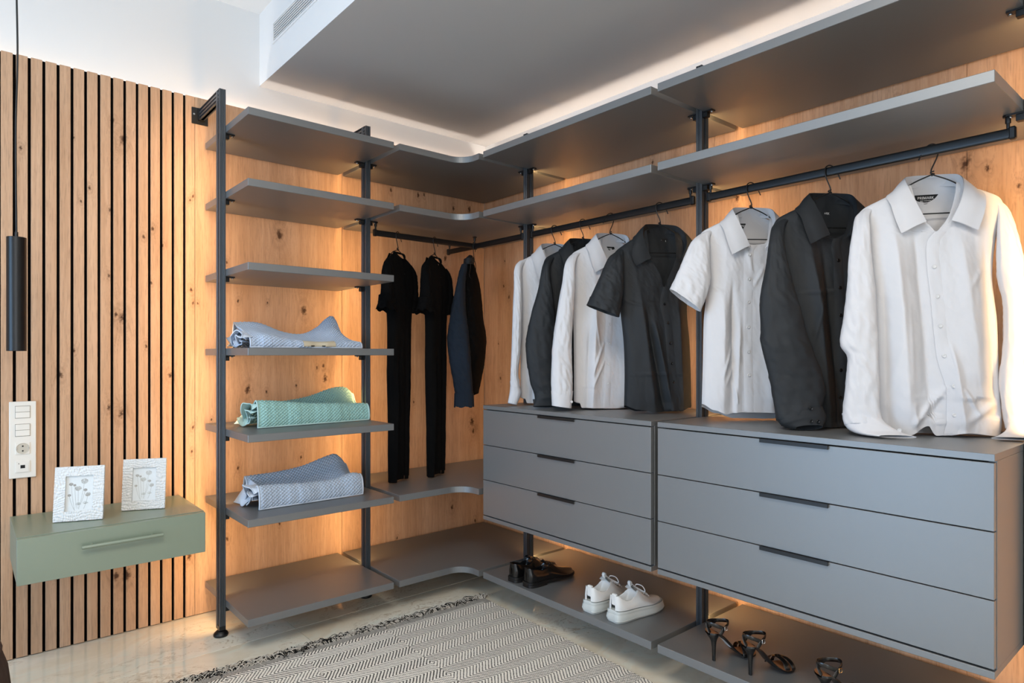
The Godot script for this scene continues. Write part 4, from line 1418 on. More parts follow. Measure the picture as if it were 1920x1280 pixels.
	at = Vector3(-0.30, 0, 1.299)
	var c := base_c.duplicate()
	c.merge({"seed": 5.0, "size": "L", "sleeves": [
		[vv([[-.180, 1.660, .006], [-.218, 1.632, .012], [-.252, 1.592, .03], [-.272, 1.52, .045], [-.292, 1.436, .05], [-.322, 1.256, .05], [-.331, 1.10, .05], [-.329, 1.02, .05]]),
		 vv([[-.150, 1.668, .030], [-.188, 1.636, .045], [-.214, 1.58, .055], [-.216, 1.51, .06], [-.222, 1.438, .06], [-.234, 1.257, .06], [-.231, 1.10, .06], [-.232, 1.03, .06]]), [.006, .015, .024, .029, .030, .030, .030],
		 vv([[-.331, 1.045, .05], [-.328, .982, .052]]), vv([[-.228, 1.045, .06], [-.238, .970, .062]]), [.033, .031], vv([[-.25, 1.0, .088]])], right_sleeve]})
	shirt("long_sleeve_shirt", "white long-sleeved shirt half hidden behind the black short-sleeved one", grp, at, 28.0, c, M.white_cotton, M.white_button)
	hanger("hanger of the middle white shirt above the smaller drawer unit", at, -deg_to_rad(28.0), true)

	at = Vector3(-0.30, 0, 1.130)
	c = base_c.duplicate()
	c.merge({"seed": 6.0, "sleeves": [
		[vv([[-.170, 1.664, .006], [-.202, 1.640, .012], [-.228, 1.608, .03], [-.262, 1.495, .045], [-.308, 1.353, .05], [-.327, 1.235, .05], [-.304, 1.08, .05], [-.282, 1.02, .05]]),
		 vv([[-.140, 1.670, .030], [-.176, 1.640, .045], [-.204, 1.59, .055], [-.192, 1.48, .06], [-.178, 1.356, .06], [-.165, 1.235, .06], [-.152, 1.116, .06], [-.150, 1.04, .06]]), [.006, .015, .025, .032, .034, .033, .032],
		 vv([[-.284, 1.028, .05], [-.285, .995, .06], [-.302, .969, .075]]), vv([[-.146, 1.040, .06], [-.138, .995, .07], [-.128, .968, .085]]), [.034, .030, .008], vv([[-.19, 1.0, .10]])], right_sleeve]})
	shirt("long_sleeve_shirt", "black long-sleeved shirt between two white ones above the smaller drawer unit", grp, at, 28.0, c, M.black_cotton, M.black_button)
	hanger("hanger of the black shirt squeezed between two white ones", at, -deg_to_rad(28.0), false)

	at = Vector3(-0.30, 0, 0.941)
	c = base_c.duplicate()
	c.merge({"seed": 7.0, "hem": v2([[-.21, 1.008], [-.16, .990], [-.10, .968], [.19, .970]]), "sleeves": [
		[vv([[-.172, 1.664, .006], [-.206, 1.642, .012], [-.229, 1.615, .02], [-.240, 1.53, .035], [-.247, 1.462, .04], [-.256, 1.238, .04], [-.262, 1.10, .04], [-.263, 1.04, .04]]),
		 vv([[-.150, 1.668, .026], [-.184, 1.640, .036], [-.204, 1.60, .044], [-.203, 1.53, .05], [-.202, 1.462, .05], [-.209, 1.238, .05], [-.224, 1.113, .05], [-.214, 1.05, .05]]), [.012, .020, .026, .026, .026, .024, .022],
		 vv([[-.264, 1.05, .04], [-.267, 1.02, .04], [-.279, .972, .045]]), vv([[-.216, 1.05, .05], [-.208, 1.02, .05], [-.234, .963, .055]]), [.025, .023, .018], []], right_sleeve]})
	shirt("long_sleeve_shirt", "white long-sleeved shirt nearest the corner, beside the third upright", grp, at, 28.0, c, M.white_cotton, M.white_button)
	hanger("hanger of the white shirt nearest the corner", at, -deg_to_rad(28.0), false)

	# ---- two long black knitted dresses
	dress("long black knitted dress with frilled sleeves, behind the towel shelves' upright", "hanger of the black dress nearer the towel shelves", Vector3(-0.80, 0, 0.30), 0.0, 1.0)
	dress("long black knitted dress with frilled sleeves, beside the dark navy shirt", "hanger of the black dress beside the navy shirt", Vector3(-0.573, 0, 0.30), 0.010, 2.0)
	navy_shirt()


func dress(label: String, hanger_label: String, at: Vector3, shift: float, seed_: float) -> void:
	var l := [[-.040, 1.722], [-.062, 1.704], [-.100, 1.684], [-.128, 1.662], [-.136, 1.630], [-.118, 1.54], [-.096, 1.44], [-.092, 1.30], [-.095, 1.107], [-.088, .838], [-.090, .70], [-.085, .556]]
	var c := {"seed": 20.0 + seed_, "base": 0.556, "cx": 0.010, "top": 1.720, "top_back": 1.722, "rumple": 0.8,
		"xl": v2(l.map(func(k): return [k[0] + shift * clampf((k[1] - 0.7) / -0.7 + 0.4, -1, 1), k[1]])), "xr": v2(l.map(func(k): return [-k[0] + 0.006 + shift * clampf((k[1] - 0.7) / -0.7 + 0.4, -1, 1), k[1]])),
		"hem": v2([[-.10, .5575], [-.07, .557], [-.02, .566], [.02, .562], [.10, .572]]), "hem_back": v2([[-.1, .560], [.1, .566]]),
		"gap": [v2([[-.030, 1.722], [-.026, 1.708], [-.010, 1.694], [.004, 1.690]]), v2([[.052, 1.722], [.048, 1.708], [.030, 1.694], [.006, 1.690]])],
		"deep": [Vector2(.008, 1.72), Vector2(.028, 1.66), Vector2(.045, 1.55), Vector2(.040, 1.30), Vector2(.036, .9), Vector2(.032, .55)],
		"folds": [[-.03, 1.3, -.04, .56, .016, -.014], [.03, 1.35, .03, .56, .018, .012], [-.06, 1.2, -.065, .56, .016, .010], [.06, 1.2, .06, .56, .014, -.010]], "creases": []}
	var t := thing("knit_dress", label, "dress", "black dresses", Vector3(at.x, c.base, at.z), deg_to_rad(28.0))
	part("body", garment_front(c), M.black_knit, t)
	for s in [-1.0, 1.0]:
		var a := vv([[s * .118, 1.668, .004], [s * .142, 1.640, .006], [s * .150, 1.56, .008], [s * .158, 1.50, .010], [s * .176, 1.462, .010]])
		var b := vv([[s * .086, 1.672, .016], [s * .096, 1.640, .020], [s * .100, 1.56, .022], [s * .094, 1.50, .022], [s * .078, 1.440, .022]])
		var sl := part("sleeve", cloth_tube(lift(a if s < 0 else b, c.base), lift(b if s < 0 else a, c.base), [.010, .024, .028, .030, .036], 0.5, 30.0 + s + seed_), M.black_knit, t)
		# frill along the sleeve hem
		var p := PackedVector3Array()
		for j in 6:
			for i in 61:
				var f := TAU * i / 60.0
				var q := 1.0 + 0.05 * j + 0.10 * j / 5.0 * sin(f * 9.0 + seed_)
				p.append(Vector3(s * .127 - cos(f) * .052 * q, 1.456 - c.base - 0.007 * j - 0.006 * j / 5.0 * sin(f * 7.0) + cos(f) * s * -0.010, .016 + sin(f) * .036 * q))
		var fb := MB.new()
		fb.grid(p, 61, 6)
		part("frill", fb.mesh(), M.black_knit, sl)
	var rib := PackedVector3Array()
	for k in along([Vector3(-.030, 1.722, .004), Vector3(-.024, 1.706, .014), Vector3(-.008, 1.694, .022), Vector3(.006, 1.690, .024), Vector3(.030, 1.695, .021), Vector3(.047, 1.708, .013), Vector3(.052, 1.722, .004), Vector3(.040, 1.728, -.012), Vector3(.010, 1.730, -.020), Vector3(-.020, 1.728, -.012)], 40):
		rib.append(k - Vector3(0, c.base, 0))
	part("neck_band", wire(rib, 0.005, 8, true), M.black_knit, t)
	hanger(hanger_label, at, deg_to_rad(28.0), false, 0.118)


func navy_shirt() -> void:
	var at := Vector3(-0.31, 0, 0.30)
	var base := 0.914
	var t := thing("long_sleeve_shirt", "dark navy shirt seen from its side in the corner", "shirt", "", Vector3(at.x, base, at.z), -deg_to_rad(40.5))
	var up := func(list: Array) -> Array: return lift(vv(list), base)
	part("body", cloth_tube(up.call([[-.050, 1.725, -.01], [-.058, 1.68, -.01], [-.062, 1.60, -.02], [-.070, 1.45, -.02], [-.080, 1.28, -.02], [-.085, 1.10, -.02], [-.080, .95, -.02]]), up.call([[-.012, 1.735, .0], [.004, 1.70, .0], [.030, 1.56, .0], [.044, 1.42, .0], [.065, 1.276, .0], [.050, 1.13, .0], [.018, .985, .0]]), [.03, .09, .13, .14, .13, .12, .11], 0.5, 41.0, 90, true, 44), M.black_knit, t)  # black body puts the shaded half of this navy shirt into its colour
	var sl := part("sleeve", cloth_tube(up.call([[-.062, 1.690, .06], [-.074, 1.63, .09], [-.086, 1.561, .11], [-.110, 1.456, .12], [-.130, 1.34, .12], [-.137, 1.276, .12], [-.126, 1.18, .12], [-.110, 1.09, .12], [-.092, .985, .12]]), up.call([[-.034, 1.700, .08], [-.042, 1.62, .11], [-.042, 1.54, .13], [-.038, 1.45, .14], [-.026, 1.36, .14], [-.017, 1.276, .14], [-.010, 1.18, .14], [-.004, 1.09, .14], [.002, .985, .14]]), [.014, .030, .038, .042, .042, .040, .036, .032], 1.0, 42.0, 90), M.navy_lit_cotton, t)  # bluer than the body: blue light on the sleeve put into its colour
	# gathered cuff
	var p := PackedVector3Array()
	for j in 8:
		for i in 65:
			var f := TAU * i / 64.0
			var q := 1.0 + 0.055 * (j / 7.0) * sin(f * 13.0)
			p.append(Vector3(-.045 - cos(f) * .053 * q, .992 - j * .0105 - base - 0.004 * (j / 7.0) * sin(f * 6.0), .13 + sin(f) * .036 * q))
	var b := MB.new()
	b.grid(p, 65, 8)
	part("cuff", b.mesh(), M.navy_lit_cotton, sl)
	part("collar", cloth_tube(up.call([[-.030, 1.758, .0], [-.052, 1.735, .0], [-.062, 1.700, .0]]), up.call([[-.006, 1.757, .0], [.000, 1.735, .0], [.002, 1.706, .0]]), [.035, .055, .065], 0.2, 43.0, 20), M.black_cotton, t)
	hanger("hanger of the navy shirt, edge-on in the corner", at, -deg_to_rad(40.5) + deg_to_rad(80.0), false, 0.10)


# ---------------------------------------------------------------- folded quilted cloths
func knot_line(list: Array, t: float) -> float:   # smooth value through (place, value) pairs, places rising
	var p := []
	for k in range(list.size() - 1, -1, -1):
		p.append(Vector2(list[k][1], list[k][0]))
	return at_key(p, t)


# a quilted cloth folded in three and laid along a shelf: front wall, hollow middle, back wall. Heights along its length as (place, height) pairs.
func towel(called: String, label: String, at: Vector3, turn: float, length: float, width: float, front: Array, hollow: Array, back: Array, c: Color, seed_: int, band: bool) -> void:
	var t := thing(called, label, "towel", "folded quilted cloths on the narrow shelves", at, turn)
	var cl := cloth_mat(c, 0.1, 0.02)
	noise.seed = seed_
	noise.frequency = 1.0
	var nu := 210
	var nv := 330
	var section := func(s: float) -> PackedVector3Array:
		var hf := knot_line(front, s)
		var hm := knot_line(hollow, s)
		var hb := knot_line(back, s)
		var wob := 0.010 * noise.get_noise_2d(s * 4.0, 3.0)
		return along([Vector3(0, 0.002, width + wob), Vector3(0, hf * 0.30, width + 0.004 + wob), Vector3(0, hf * 0.80, width - 0.004 + wob), Vector3(0, hf, width - 0.022 + wob), Vector3(0, hf * 0.55 + hm * 0.45, width * 0.70), Vector3(0, hm, width * 0.50),
			Vector3(0, hm * 0.6 + hb * 0.4, width * 0.26), Vector3(0, hb * 0.97, 0.026), Vector3(0, hb, 0.014), Vector3(0, hb * 0.7, 0.001), Vector3(0, 0.002, 0.0)], nu)
	var p := PackedVector3Array()
	var base := PackedVector3Array()
	for j in nv:
		base.append_array(section.call(j / float(nv - 1)))
	for j in nv:
		for i in nu:
			var k := j * nu + i
			var x := length * j / float(nv - 1)
			var q := base[k]
			var a := base[j * nu + maxi(i - 1, 0)]
			var b := base[j * nu + mini(i + 1, nu - 1)]
			var d := (b - a).normalized()
			var n := Vector3(0, d.z, -d.y) * -1.0
			var arc := i * 0.0019
			# quilting: diagonal seams press the padding into small diamonds
			var u := (x * 1.0 + arc * 1.25) * 185.0
			var w := (x * 1.0 - arc * 1.25) * 185.0
			var pad := pow(absf(sin(u)), 0.6) * pow(absf(sin(w)), 0.6)
			var edge := smoothstep(0.0, 0.03, minf(j / float(nv - 1), 1.0 - j / float(nv - 1))) * smoothstep(0.0, 4.0, float(mini(i, nu - 1 - i)))
			p.append(Vector3(x, q.y, q.z) + n * (0.0048 * pad * edge) + Vector3(0.006 * noise.get_noise_2d(arc * 20.0, seed_) * (1.0 - edge), 0, 0))
	var m := MB.new()
	m.grid(p, nu, nv, false, true)
	part("quilted_cloth", m.mesh(), cl, t)
	# piped edges along both ends and the lower front
	var hem := cloth_mat(c.lightened(0.25), 0.1, 0.02)
	for s in [0.0, 1.0]:
		var e := PackedVector3Array()
		for q in section.call(s):
			e.append(Vector3(s * length, maxf(q.y, 0.004), q.z))
		part("piped_edge", wire(e, 0.0036, 8), hem, t)
	part("piped_edge", wire(along([Vector3(0, .0042, width + .002), Vector3(length * .5, .0042, width + .004), Vector3(length, .0042, width + .002)], 40), 0.0036, 8), hem, t)
	# the turned-in end: plain gathered layers that spill out at the left
	for k in 3:
		var g := MB.new()
		var gp := PackedVector3Array()
		var n_g := 60
		var y0 := 0.004 + k * 0.022
		var hf := knot_line(front, 0.0)
		var hb := knot_line(back, 0.0)
		for j in 14:
			var f := j / 13.0
			for i in n_g:
				var a := i / float(n_g - 1)
				var z := lerpf(width - 0.006 - 0.012 * k, 0.020 + 0.02 * k, a)
				var roof := lerpf(hf, hb, a) * (0.92 - 0.27 * k)
				var curl := 0.5 + 0.5 * sin(a * 9.0 + k * 2.1 + seed_)
				gp.append(Vector3(0.015 - f * (0.060 - 0.010 * k) * (0.55 + 0.45 * curl), lerpf(roof, roof * (0.45 + 0.5 * sin(a * PI * (1.5 + 0.4 * k) + 0.4)) + 0.012, f) + 0.004 * sin(a * 22.0 + k) * f, z + 0.010 * sin(f * 3.0 + a * 8.0) * f))
		g.grid(gp, n_g, 14)
		var layer := part("folded_end", g.mesh(), hem, t)
		var rim := PackedVector3Array()
		for i in n_g:
			rim.append(gp[13 * n_g + i])
		part("piping", wire(rim, 0.0026, 6), hem, layer)
	if band:
		var bp := PackedVector3Array()
		for j in 20:
			var s := lerpf(0.44, 0.74, j / 19.0)
			var sec: PackedVector3Array = section.call(s)
			for i in 28:
				var q := sec[i + 2]
				bp.append(Vector3(s * length, q.y + 0.003, q.z + 0.0052))
		var bm := MB.new()
		bm.grid(bp, 28, 20, false, true)
		var paper := part("paper_band", bm.mesh(), mat(Color(0.80, 0.76, 0.66), 0.8), t)
		for s in [0.52, 0.62]:
			var sec: PackedVector3Array = section.call(s)
			part("print_mark", boxes([[Vector3(s * length, 0.011, width + 0.0125), Vector3(0.016, 0.004, 0.001)]], 0), M.dark_hole, paper)


func make_towels() -> void:
	towel("folded_towel", "pale blue quilted cloth with a cream paper band, highest of the three", Vector3(-1.600, 1.2285, 0.255), 0.0, 0.505, 0.225,
		[[0, .050], [.15, .055], [.35, .036], [.6, .028], [.85, .034], [1, .030]], [[0, .080], [.2, .066], [.45, .040], [.65, .040], [.85, .085], [1, .022]], [[0, .112], [.2, .112], [.42, .074], [.60, .066], [.74, .098], [.86, .150], [.92, .146], [1, .050]], Color(0.70, 0.76, 0.84), 3, true)
	towel("folded_towel", "mint green quilted folded cloth on the middle of the narrow shelves", Vector3(-1.548, 0.8845, 0.215), 0.03, 0.535, 0.185,
		[[0, .118], [.15, .112], [.45, .094], [.75, .086], [1, .078]], [[0, .060], [.3, .050], [.7, .050], [1, .050]], [[0, .090], [.3, .096], [.55, .112], [.80, .150], [.93, .150], [1, .120]], Color(0.60, 0.76, 0.74), 4, false)
	towel("folded_towel", "grey-blue quilted folded cloth, lowest of the three and highest at its far end", Vector3(-1.560, 0.5495, 0.272), 0.0, 0.475, 0.195,
		[[0, .098], [.2, .092], [.5, .082], [.75, .084], [.92, .098], [1, .092]], [[0, .055], [.3, .048], [.7, .050], [.9, .085], [1, .070]], [[0, .115], [.3, .118], [.55, .132], [.8, .165], [.90, .168], [1, .120]], Color(0.66, 0.71, 0.77), 5, false)


# ---------------------------------------------------------------- shoes: x from heel to toe, y up, z across
func station(list: Array, t: float) -> Array:
	var n := list.size() - 1
	var f := clampf(t, 0, 1) * n
	var i := mini(int(f), n - 1)
	var u := f - i
	var a: Array = list[maxi(i - 1, 0)]
	var b: Array = list[i]
	var c: Array = list[i + 1]
	var d: Array = list[mini(i + 2, n)]
	var out := []
	for k in b.size():
		out.append(0.5 * (2.0 * b[k] + (c[k] - a[k]) * u + (2.0 * a[k] - 5.0 * b[k] + 4.0 * c[k] - d[k]) * u * u + (3.0 * b[k] - a[k] - 3.0 * c[k] + d[k]) * u * u * u))
	return out


# stations: [x, half width at the sole, height of the sole, height of the rim, half width at the rim, height in the middle, sideways bend]
func shoe_upper(list: Array, side: float, rows := 64) -> ArrayMesh:
	var p := PackedVector3Array()
	var n := 41
	for j in rows:
		var s := station(list, j / float(rows - 1))
		var w: float = maxf(s[1], 0.0005)
		var wr: float = maxf(s[4], 0.0004)
		var yb: float = s[2]
		var hr: float = s[3]
		var yc: float = s[5]
		var open := clampf((hr - yc) / 0.02, 0, 1)
		var half := along([Vector3(w, yb, 0), Vector3(w * 1.03, yb + 0.42 * (hr - yb), 0), Vector3(lerpf(wr, w, 0.35), yb + 0.80 * (hr - yb), 0), Vector3(wr, hr, 0), Vector3(wr * lerpf(0.62, 0.90, open), lerpf(hr, yc, lerpf(0.72, 0.45, open)), 0), Vector3(wr * lerpf(0.3, 0.80, open), lerpf(hr, yc, 0.95), 0), Vector3(0, yc, 0)], 21)
		for i in n:
			var k := i if i <= 20 else 40 - i
			var q := half[k]
			p.append(Vector3(s[0], q.y, (q.x if i > 20 else -q.x) + s[6] * side))
	var b := MB.new()
	b.grid(p, n, rows, false, true)
	return b.mesh()


# a sole: rings of the outline, [height at the heel, height at the toe, outset]
func shoe_sole(list: Array, side: float, rings: Array, x0 := 0.0, x1 := 1.0) -> ArrayMesh:
	var line := PackedVector3Array()
	var m := 44
	for j in m:
		var s := station(list, lerpf(x0, x1, j / float(m - 1)))
		line.append(Vector3(s[0], maxf(s[1], 0.0004), s[6] * side))
	var p := PackedVector3Array()
	var n := 2 * m
	for r in rings:
		for i in n:
			var j := i if i < m else n - 1 - i
			var s := -1.0 if i < m else 1.0
			var q := line[j]
			var t := (q.x - line[0].x) / (line[m - 1].x - line[0].x)
			var o: float = r[2]
			p.append(Vector3(q.x + o * (t * 2.0 - 1.0) * smoothstep(0.6, 1.0, absf(t * 2.0 - 1.0)), lerpf(r[0], r[1], t), q.z + s * (q.y + o * minf(1.0, q.y / 0.015))))
	var b := MB.new()
	b.grid(p, n, rings.size(), true, true)
	var tri := []
	for e in 2:
		var base := 0 if e == 0 else (rings.size() - 1) * n
		for j in m - 1:
			var a := base + j
			var c := base + j + 1
			var d := base + n - 1 - j
			var f := base + n - 2 - j
			if e == 0:
				b.ix.append_array([a, d, c, c, d, f])
			else:
				b.ix.append_array([a, c, d, c, f, d])
	return b.mesh()


func lace_row(parent: Node3D, from: Vector3, to: Vector3, rise: float, r: float, material: Material) -> void:
	var mid := (from + to) * 0.5 + Vector3(0, rise, 0)
	part("lace", wire(along([from, from.lerp(mid, 0.6) + Vector3(0, rise * 0.25, 0), mid, to.lerp(mid, 0.6) + Vector3(0, rise * 0.25, 0), to], 16), r, 6), material, parent)


func dress_shoe(label: String, at: Vector3, turn: float, side: float) -> void:
	var t := thing("dress_shoe", label, "shoe", "pair of black dress shoes", at, turn)
	var st := [[.004, .004, .022, .086, .004, .084, 0], [.006, .018, .022, .087, .014, .060, 0], [.016, .028, .022, .086, .021, .045, 0], [.045, .033, .022, .079, .023, .036, 0], [.080, .033, .022, .070, .024, .036, 0], [.108, .032, .021, .075, .021, .046, .001],
		[.122, .033, .020, .086, .016, .083, .002], [.150, .037, .018, .072, .018, .078, .003], [.185, .041, .016, .052, .022, .061, .004], [.220, .041, .015, .038, .024, .050, .003], [.252, .035, .016, .030, .021, .043, .001], [.276, .022, .018, .027, .014, .036, -.001], [.287, .006, .020, .024, .004, .028, -.002]]
	part("upper", shoe_upper(st, side), M.black_leather, t)
	part("sole", shoe_sole(st, side, [[.024, .019, .0035], [.022, .017, .0045], [.017, .010, .0045], [.015, .0085, .003]]), M.black_rubber, t)
	part("heel", shoe_sole(st, side, [[.0155, .014, .0040], [.013, .012, .0045], [.002, .002, .0050], [0.0005, 0.0005, .004]], 0.03, 0.36), M.black_rubber, t)
	var tg := PackedVector3Array()
	for j in 8:
		for i in 9:
			var a := (i / 8.0 - 0.5) * 2.0
			tg.append(Vector3(.150 - .044 * j / 7.0 - .004 * a * a, .079 + .020 * j / 7.0 - .010 * a * a + .0035, a * (.016 + .004 * j / 7.0)))
	var b := MB.new()
	b.grid(tg, 9, 8)
	part("tongue", b.mesh(), M.black_leather, t)
	for k in 4:
		var x := .122 + .0125 * k
		lace_row(t, Vector3(x, .086 - .0042 * k, -.017), Vector3(x + .004, .086 - .0042 * k, .017), .006, .0016, M.black)
	part("bow", wire(along([Vector3(.118, .094, 0), Vector3(.112, .100, .014), Vector3(.122, .096, .024), Vector3(.128, .086, .018), Vector3(.118, .094, 0), Vector3(.112, .100, -.014), Vector3(.124, .096, -.024), Vector3(.130, .086, -.018), Vector3(.118, .094, .0)], 48), .0016, 6), M.black, t)
	var seam := PackedVector3Array()
	for j in 12:
		var y := .024 + .060 * j / 11.0
		seam.append(Vector3(.0042 + .0012 * sin(j * 0.3), y, 0))
	part("back_seam", wire(seam, .0012, 6), M.black_leather, t)


func trainer(label: String, at: Vector3, turn: float, side: float) -> void:
	var t := thing("trainer_shoe", label, "shoe", "pair of white trainers", at, turn)
	var st := [[.003, .010, .040, .104, .008, .102, 0], [.006, .021, .040, .105, .017, .085, 0], [.016, .029, .039, .102, .024, .060, 0], [.042, .035, .038, .084, .028, .048, 0], [.075, .036, .036, .080, .029, .046, 0], [.102, .036, .034, .094, .026, .054, .001],
		[.120, .037, .032, .106, .020, .100, .002], [.150, .040, .030, .082, .022, .089, .003], [.185, .043, .028, .056, .026, .066, .004], [.220, .042, .028, .044, .027, .055, .002], [.248, .035, .029, .040, .023, .050, 0], [.266, .022, .031, .037, .015, .044, -.001], [.275, .006, .034, .036, .004, .038, -.002]]
	part("upper", shoe_upper(st, side), M.trainer_white, t)
	part("midsole", shoe_sole(st, side, [[.048, .036, .002], [.045, .034, .0055], [.036, .026, .0060], [.033, .0235, .0045], [.029, .020, .0075], [.014, .010, .0095], [.007, .006, .0070]]), M.trainer_sole, t)
	part("outsole", shoe_sole(st, side, [[.0072, .0062, .0065], [.004, .004, .0070], [.0005, .0025, .0045]]), M.trainer_sole, t)
	# tongue standing up with its pull tab
	var tg := PackedVector3Array()
	for layer in 2:
		for j in 10:
			for i in 11:
				var a := (i / 10.0 - 0.5) * 2.0
				var u := j / 9.0
				var c := Vector3(.150 - .050 * u - .006 * layer, .087 + .034 * u - .010 * a * a + .004 * (1 - layer), a * (.018 + .004 * u))
				tg.append(c)
	var b := MB.new()
	b.grid(tg.slice(0, 110), 11, 10)
	b.grid(tg.slice(110, 220), 11, 10, false, true)
	var tongue := part("tongue", b.mesh(), M.trainer_white, t)
	part("pull_tab", wire(along([Vector3(.098, .117, 0), Vector3(.093, .132, 0), Vector3(.097, .140, 0), Vector3(.103, .136, 0), Vector3(.103, .120, 0)], 20), .0075, 8, false, 0.22, Vector3(1, 0, 0)), M.trainer_white, tongue)
	b = MB.new()
	b.box(Vector3(.0115, .086, 0), Vector3(.015, .044, .024), .004)
	part("heel_tab", b.mesh(), M.trainer_white, t)
	for k in 5:
		var x := .124 + .0150 * k
		lace_row(t, Vector3(x, .101 - .0088 * k, -.021), Vector3(x + .006, .099 - .0088 * k, .021), .010, .0022, M.thread)
	part("bow", wire(along([Vector3(.128, .112, 0), Vector3(.124, .125, .014), Vector3(.140, .118, .030), Vector3(.150, .095, .034), Vector3(.136, .104, .016), Vector3(.128, .112, 0), Vector3(.122, .122, -.016), Vector3(.136, .112, -.032), Vector3(.150, .090, -.036), Vector3(.134, .104, -.016), Vector3(.128, .112, 0)], 60), .0020, 6), M.thread, t)


func heeled_sandal(label: String, at: Vector3, turn: float, side: float, sticker: bool, buckle: Material) -> void:
	var t := thing("heeled_sandal", label, "sandal", "black strappy high-heeled sandals", at, turn)
	t.scale = Vector3(0.90, 1, 1)
	var prof := [[-.004, .012, .100], [.004, .023, .101], [.022, .027, .100], [.048, .026, .088], [.078, .024, .062], [.106, .029, .034], [.132, .036, .016], [.160, .038, .009], [.186, .034, .0085], [.202, .022, .010], [.208, .006, .011]]
	var rows := 56
	var n := 13
	var p := PackedVector3Array()
	var q := PackedVector3Array()
	for j in rows:
		var s := station(prof, j / float(rows - 1))
		for i in n:
			var a := (i / float(n - 1) - 0.5) * 2.0
			p.append(Vector3(s[0], s[2] + 0.002 * a * a, a * s[1] + side * 0.004 * sin(s[0] * 12.0)))
			q.append(Vector3(s[0], s[2] - 0.0065 + 0.003 * a * a, a * (s[1] + 0.001) + side * 0.004 * sin(s[0] * 12.0)))
	var b := MB.new()
	b.grid(p, n, rows, false, true)
	part("insole", b.mesh(), M.sandal_lining, t)
	b = MB.new()
	b.grid(q, n, rows)
	for e in [0, n - 1]:
		var strip := PackedVector3Array()
		for j in rows:
			strip.append(p[j * n + e])
			strip.append(q[j * n + e])
		b.grid(strip, 2, rows, false, e == 0)
	var sole := part("sole", b.mesh(), M.black_leather, t)
	# stiletto: flares into the seat above
	var hp := PackedVector3Array()
	for k in [[.0955, .025, .0], [.086, .022, .001], [.078, .0165, .003], [.066, .0110, .005], [.045, .0080, .006], [.020, .0068, .006], [.004, .0068, .006], [.0003, .0066, .006]]:
		for i in 16:
			var f := -TAU * i / 16
			hp.append(Vector3(.018 + k[2] + cos(f) * k[1] * 0.85, k[0], sin(f) * k[1]))
	b = MB.new()
	b.grid(hp, 16, 8, true)
	part("heel", b.mesh(), M.black_leather, t)
	for k in [[.146, .0100, .034], [.172, .0085, .030]]:
		var pts := []
		for i in 13:
			var f := PI * i / 12.0
			pts.append(Vector3(k[0] + 0.010 * cos(f) * side, .010 + sin(f) * k[2], cos(f) * 0.039))
		part("strap", wire(along(pts, 30), 0.0014, 10, false, k[1] / 0.0014, Vector3(1, 0, 0)), M.black_leather, t)
	part("strap", wire(along([Vector3(.150, .014, .038), Vector3(.158, .040, .010), Vector3(.150, .046, -.008), Vector3(.160, .018, -.038)], 24), .0014, 10, false, 4.5, Vector3(1, 0, 0)), M.black_leather, t)
	# ankle strap from the heel counter round to the buckle
	part("strap", wire(along([Vector3(.030, .097, .027), Vector3(.046, .118, .030), Vector3(.078, .128, .016), Vector3(.086, .126, -.006), Vector3(.062, .122, -.028), Vector3(.024, .126, -.026), Vector3(-.002, .130, -.006), Vector3(.008, .130, .018), Vector3(.040, .119, .030)], 60), .0013, 10, false, 5.0, Vector3.UP), M.black_leather, t)
	part("strap", wire(along([Vector3(.026, .098, -.027), Vector3(.044, .112, -.031), Vector3(.060, .122, -.029)], 16), .0013, 10, false, 4.5, Vector3.UP), M.black_leather, t)
	part("strap", wire(along([Vector3(-.002, .102, .010), Vector3(-.006, .116, .004), Vector3(-.003, .130, -.004)], 16), .0013, 10, false, 5.0, Vector3(1, 0, 0)), M.black_leather, t)
	var bk := PackedVector3Array()
	for k in [[0, 0], [.012, 0], [.012, .012], [0, .012]]:
		bk.append(Vector3(.044 + k[0], .113 + k[1], .0345))
	part("buckle", wire(bk, .0012, 6, true), buckle, t)
	if sticker:
		b = MB.new()
		var sp := PackedVector3Array()
		for j in 6:
			for i in 6:
				var s := station(prof, lerpf(0.335, 0.455, j / 5.0))
				var a := lerpf(-0.62, 0.66, i / 5.0) * (1.0 - 0.25 * (1.0 - j / 5.0))
				sp.append(Vector3(s[0] - 0.0008, s[2] - 0.0078 + 0.003 * a * a, a * s[1] + side * 0.004 * sin(s[0] * 12.0)))
		b.grid(sp, 6, 6)
		part("price_sticker", b.mesh(), mat(Color(0.82, 0.83, 0.84), 0.6), sole)


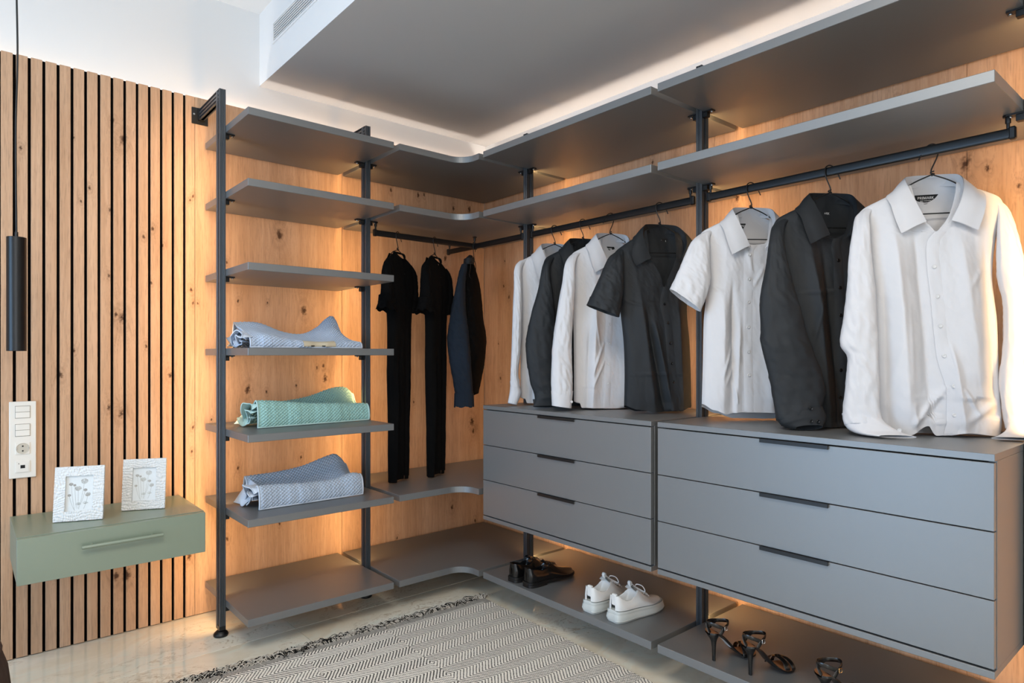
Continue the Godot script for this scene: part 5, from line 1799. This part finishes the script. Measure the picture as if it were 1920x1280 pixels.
func make_shoes() -> void:
	M.black_leather = mat(Color(0.035, 0.034, 0.036), 0.24, 0.0, 0.6)
	M.black_rubber = mat(Color(0.045, 0.043, 0.042), 0.5)
	M.trainer_white = cloth_mat(Color(0.86, 0.865, 0.86), 0.0, 0.03)
	M.trainer_sole = mat(Color(0.74, 0.76, 0.75), 0.6)
	M.sandal_lining = mat(Color(0.55, 0.36, 0.22), 0.6)
	var gold := mat(Color(0.85, 0.65, 0.40), 0.25, 0.9)
	dress_shoe("black leather lace-up dress shoe, the one against the upright", Vector3(-0.588, 0.1572, 0.952), 0.03, -1.0)
	dress_shoe("black leather lace-up dress shoe, the one nearer the white trainers", Vector3(-0.582, 0.1572, 1.045), -0.03, 1.0)
	trainer("white trainer nearer the black dress shoes", Vector3(-0.578, 0.1572, 1.420), 0.02, -1.0)
	trainer("white trainer nearer the sandals, its bow in view", Vector3(-0.574, 0.1572, 1.545), -0.05, 1.0)
	heeled_sandal("black high-heeled sandal with a white sticker under its arch", Vector3(-0.574, 0.1572, 1.970), -0.36, -1.0, true, M.steel)
	heeled_sandal("black high-heeled sandal overlapping the one with the sticker", Vector3(-0.571, 0.1572, 2.102), -0.36, 1.0, false, M.steel)
	heeled_sandal("black sandal with a small gold buckle, cut off by the bottom of the photo", Vector3(-0.580, 0.1572, 2.345), -0.36, 1.0, false, gold)


# ---------------------------------------------------------------- rug
func make_rug() -> void:
	var w := 1.52
	var l := 2.10
	var t := thing("woven_rug", "black and cream herringbone rug with a frayed fringe on the floor tiles", "rug", "", Vector3(-0.555, 0.0005, 0.705), deg_to_rad(-2.0))
	var tex := herringbone(w, l, 0.0016)
	var m := mat(Color.WHITE, 0.95, 0.0, 0.15)
	m.albedo_texture = tex[0]
	m.heightmap_enabled = true
	m.heightmap_texture = tex[1]
	m.heightmap_scale = 0.25
	noise.seed = 8
	noise.frequency = 1.0
	var p := PackedVector3Array()
	var nu := 90
	var nv := 120
	for j in nv:
		for i in nu:
			var x := -w * (1.0 - i / float(nu - 1))
			var z := l * j / float(nv - 1)
			var side := 0.004 * noise.get_noise_2d(z * 12.0, 4.0) if i == nu - 1 else 0.0
			p.append(Vector3(x + side, 0.0065 + 0.0010 * noise.get_noise_2d(x * 9.0, z * 9.0), z))
	var b := MB.new()
	b.grid(p, nu, nv, false, false)
	var pile := PackedVector3Array()
	for i in nu:
		pile.append(p[i])
	for k in [[0, nu, 1], [nu - 1, nu * nv, nu]]:
		var strip := PackedVector3Array()
		var s := 0
		for i in range(k[0], k[1], k[2]):
			strip.append(p[i])
			strip.append(Vector3(p[i].x, 0.0, p[i].z))
			s += 1
		b.grid(strip, 2, s, false, k[2] == nu)
	part("woven_field", b.mesh(), m, t)

	# frayed tassels along the edge nearest the shelves
	var yarn := mat(Color.WHITE, 0.95, 0.0, 0.1)
	yarn.vertex_color_use_as_albedo = true
	var rng := RandomNumberGenerator.new()
	rng.seed = 31
	for i in 84:
		var f := MB.new()
		var x := -0.004 - (w - 0.01) * i / 83.0
		var count := rng.randi_range(9, 13)
		var lean := rng.randf_range(-0.035, 0.035)
		for s in count:
			f.tint = Color(0.58, 0.53, 0.46) if rng.randf() < 0.56 else Color(0.012, 0.012, 0.012)
			var long := rng.randf_range(0.045, 0.088)
			var a := rng.randf_range(-0.012, 0.012)
			var pts := [Vector3(x + a, 0.004, 0.004)]
			var q := Vector3(x + a, 0.004, 0.0)
			var dir := rng.randf_range(-0.7, 0.7) + lean * 14.0
			for k in 4:
				dir += rng.randf_range(-0.95, 0.95)
				q += Vector3(sin(dir), 0, -cos(dir) * 0.75) * long / 4.0
				q.y = clampf(rng.randf_range(0.002, 0.019), 0.002, 0.02) if k < 3 else rng.randf_range(0.002, 0.006)
				pts.append(q)
			f.tube(along(pts, 11), rng.randf_range(0.0011, 0.0019), 5, false, 1.0, Vector3.ZERO, 0.3)
		part("tassel", f.mesh(), yarn, t)
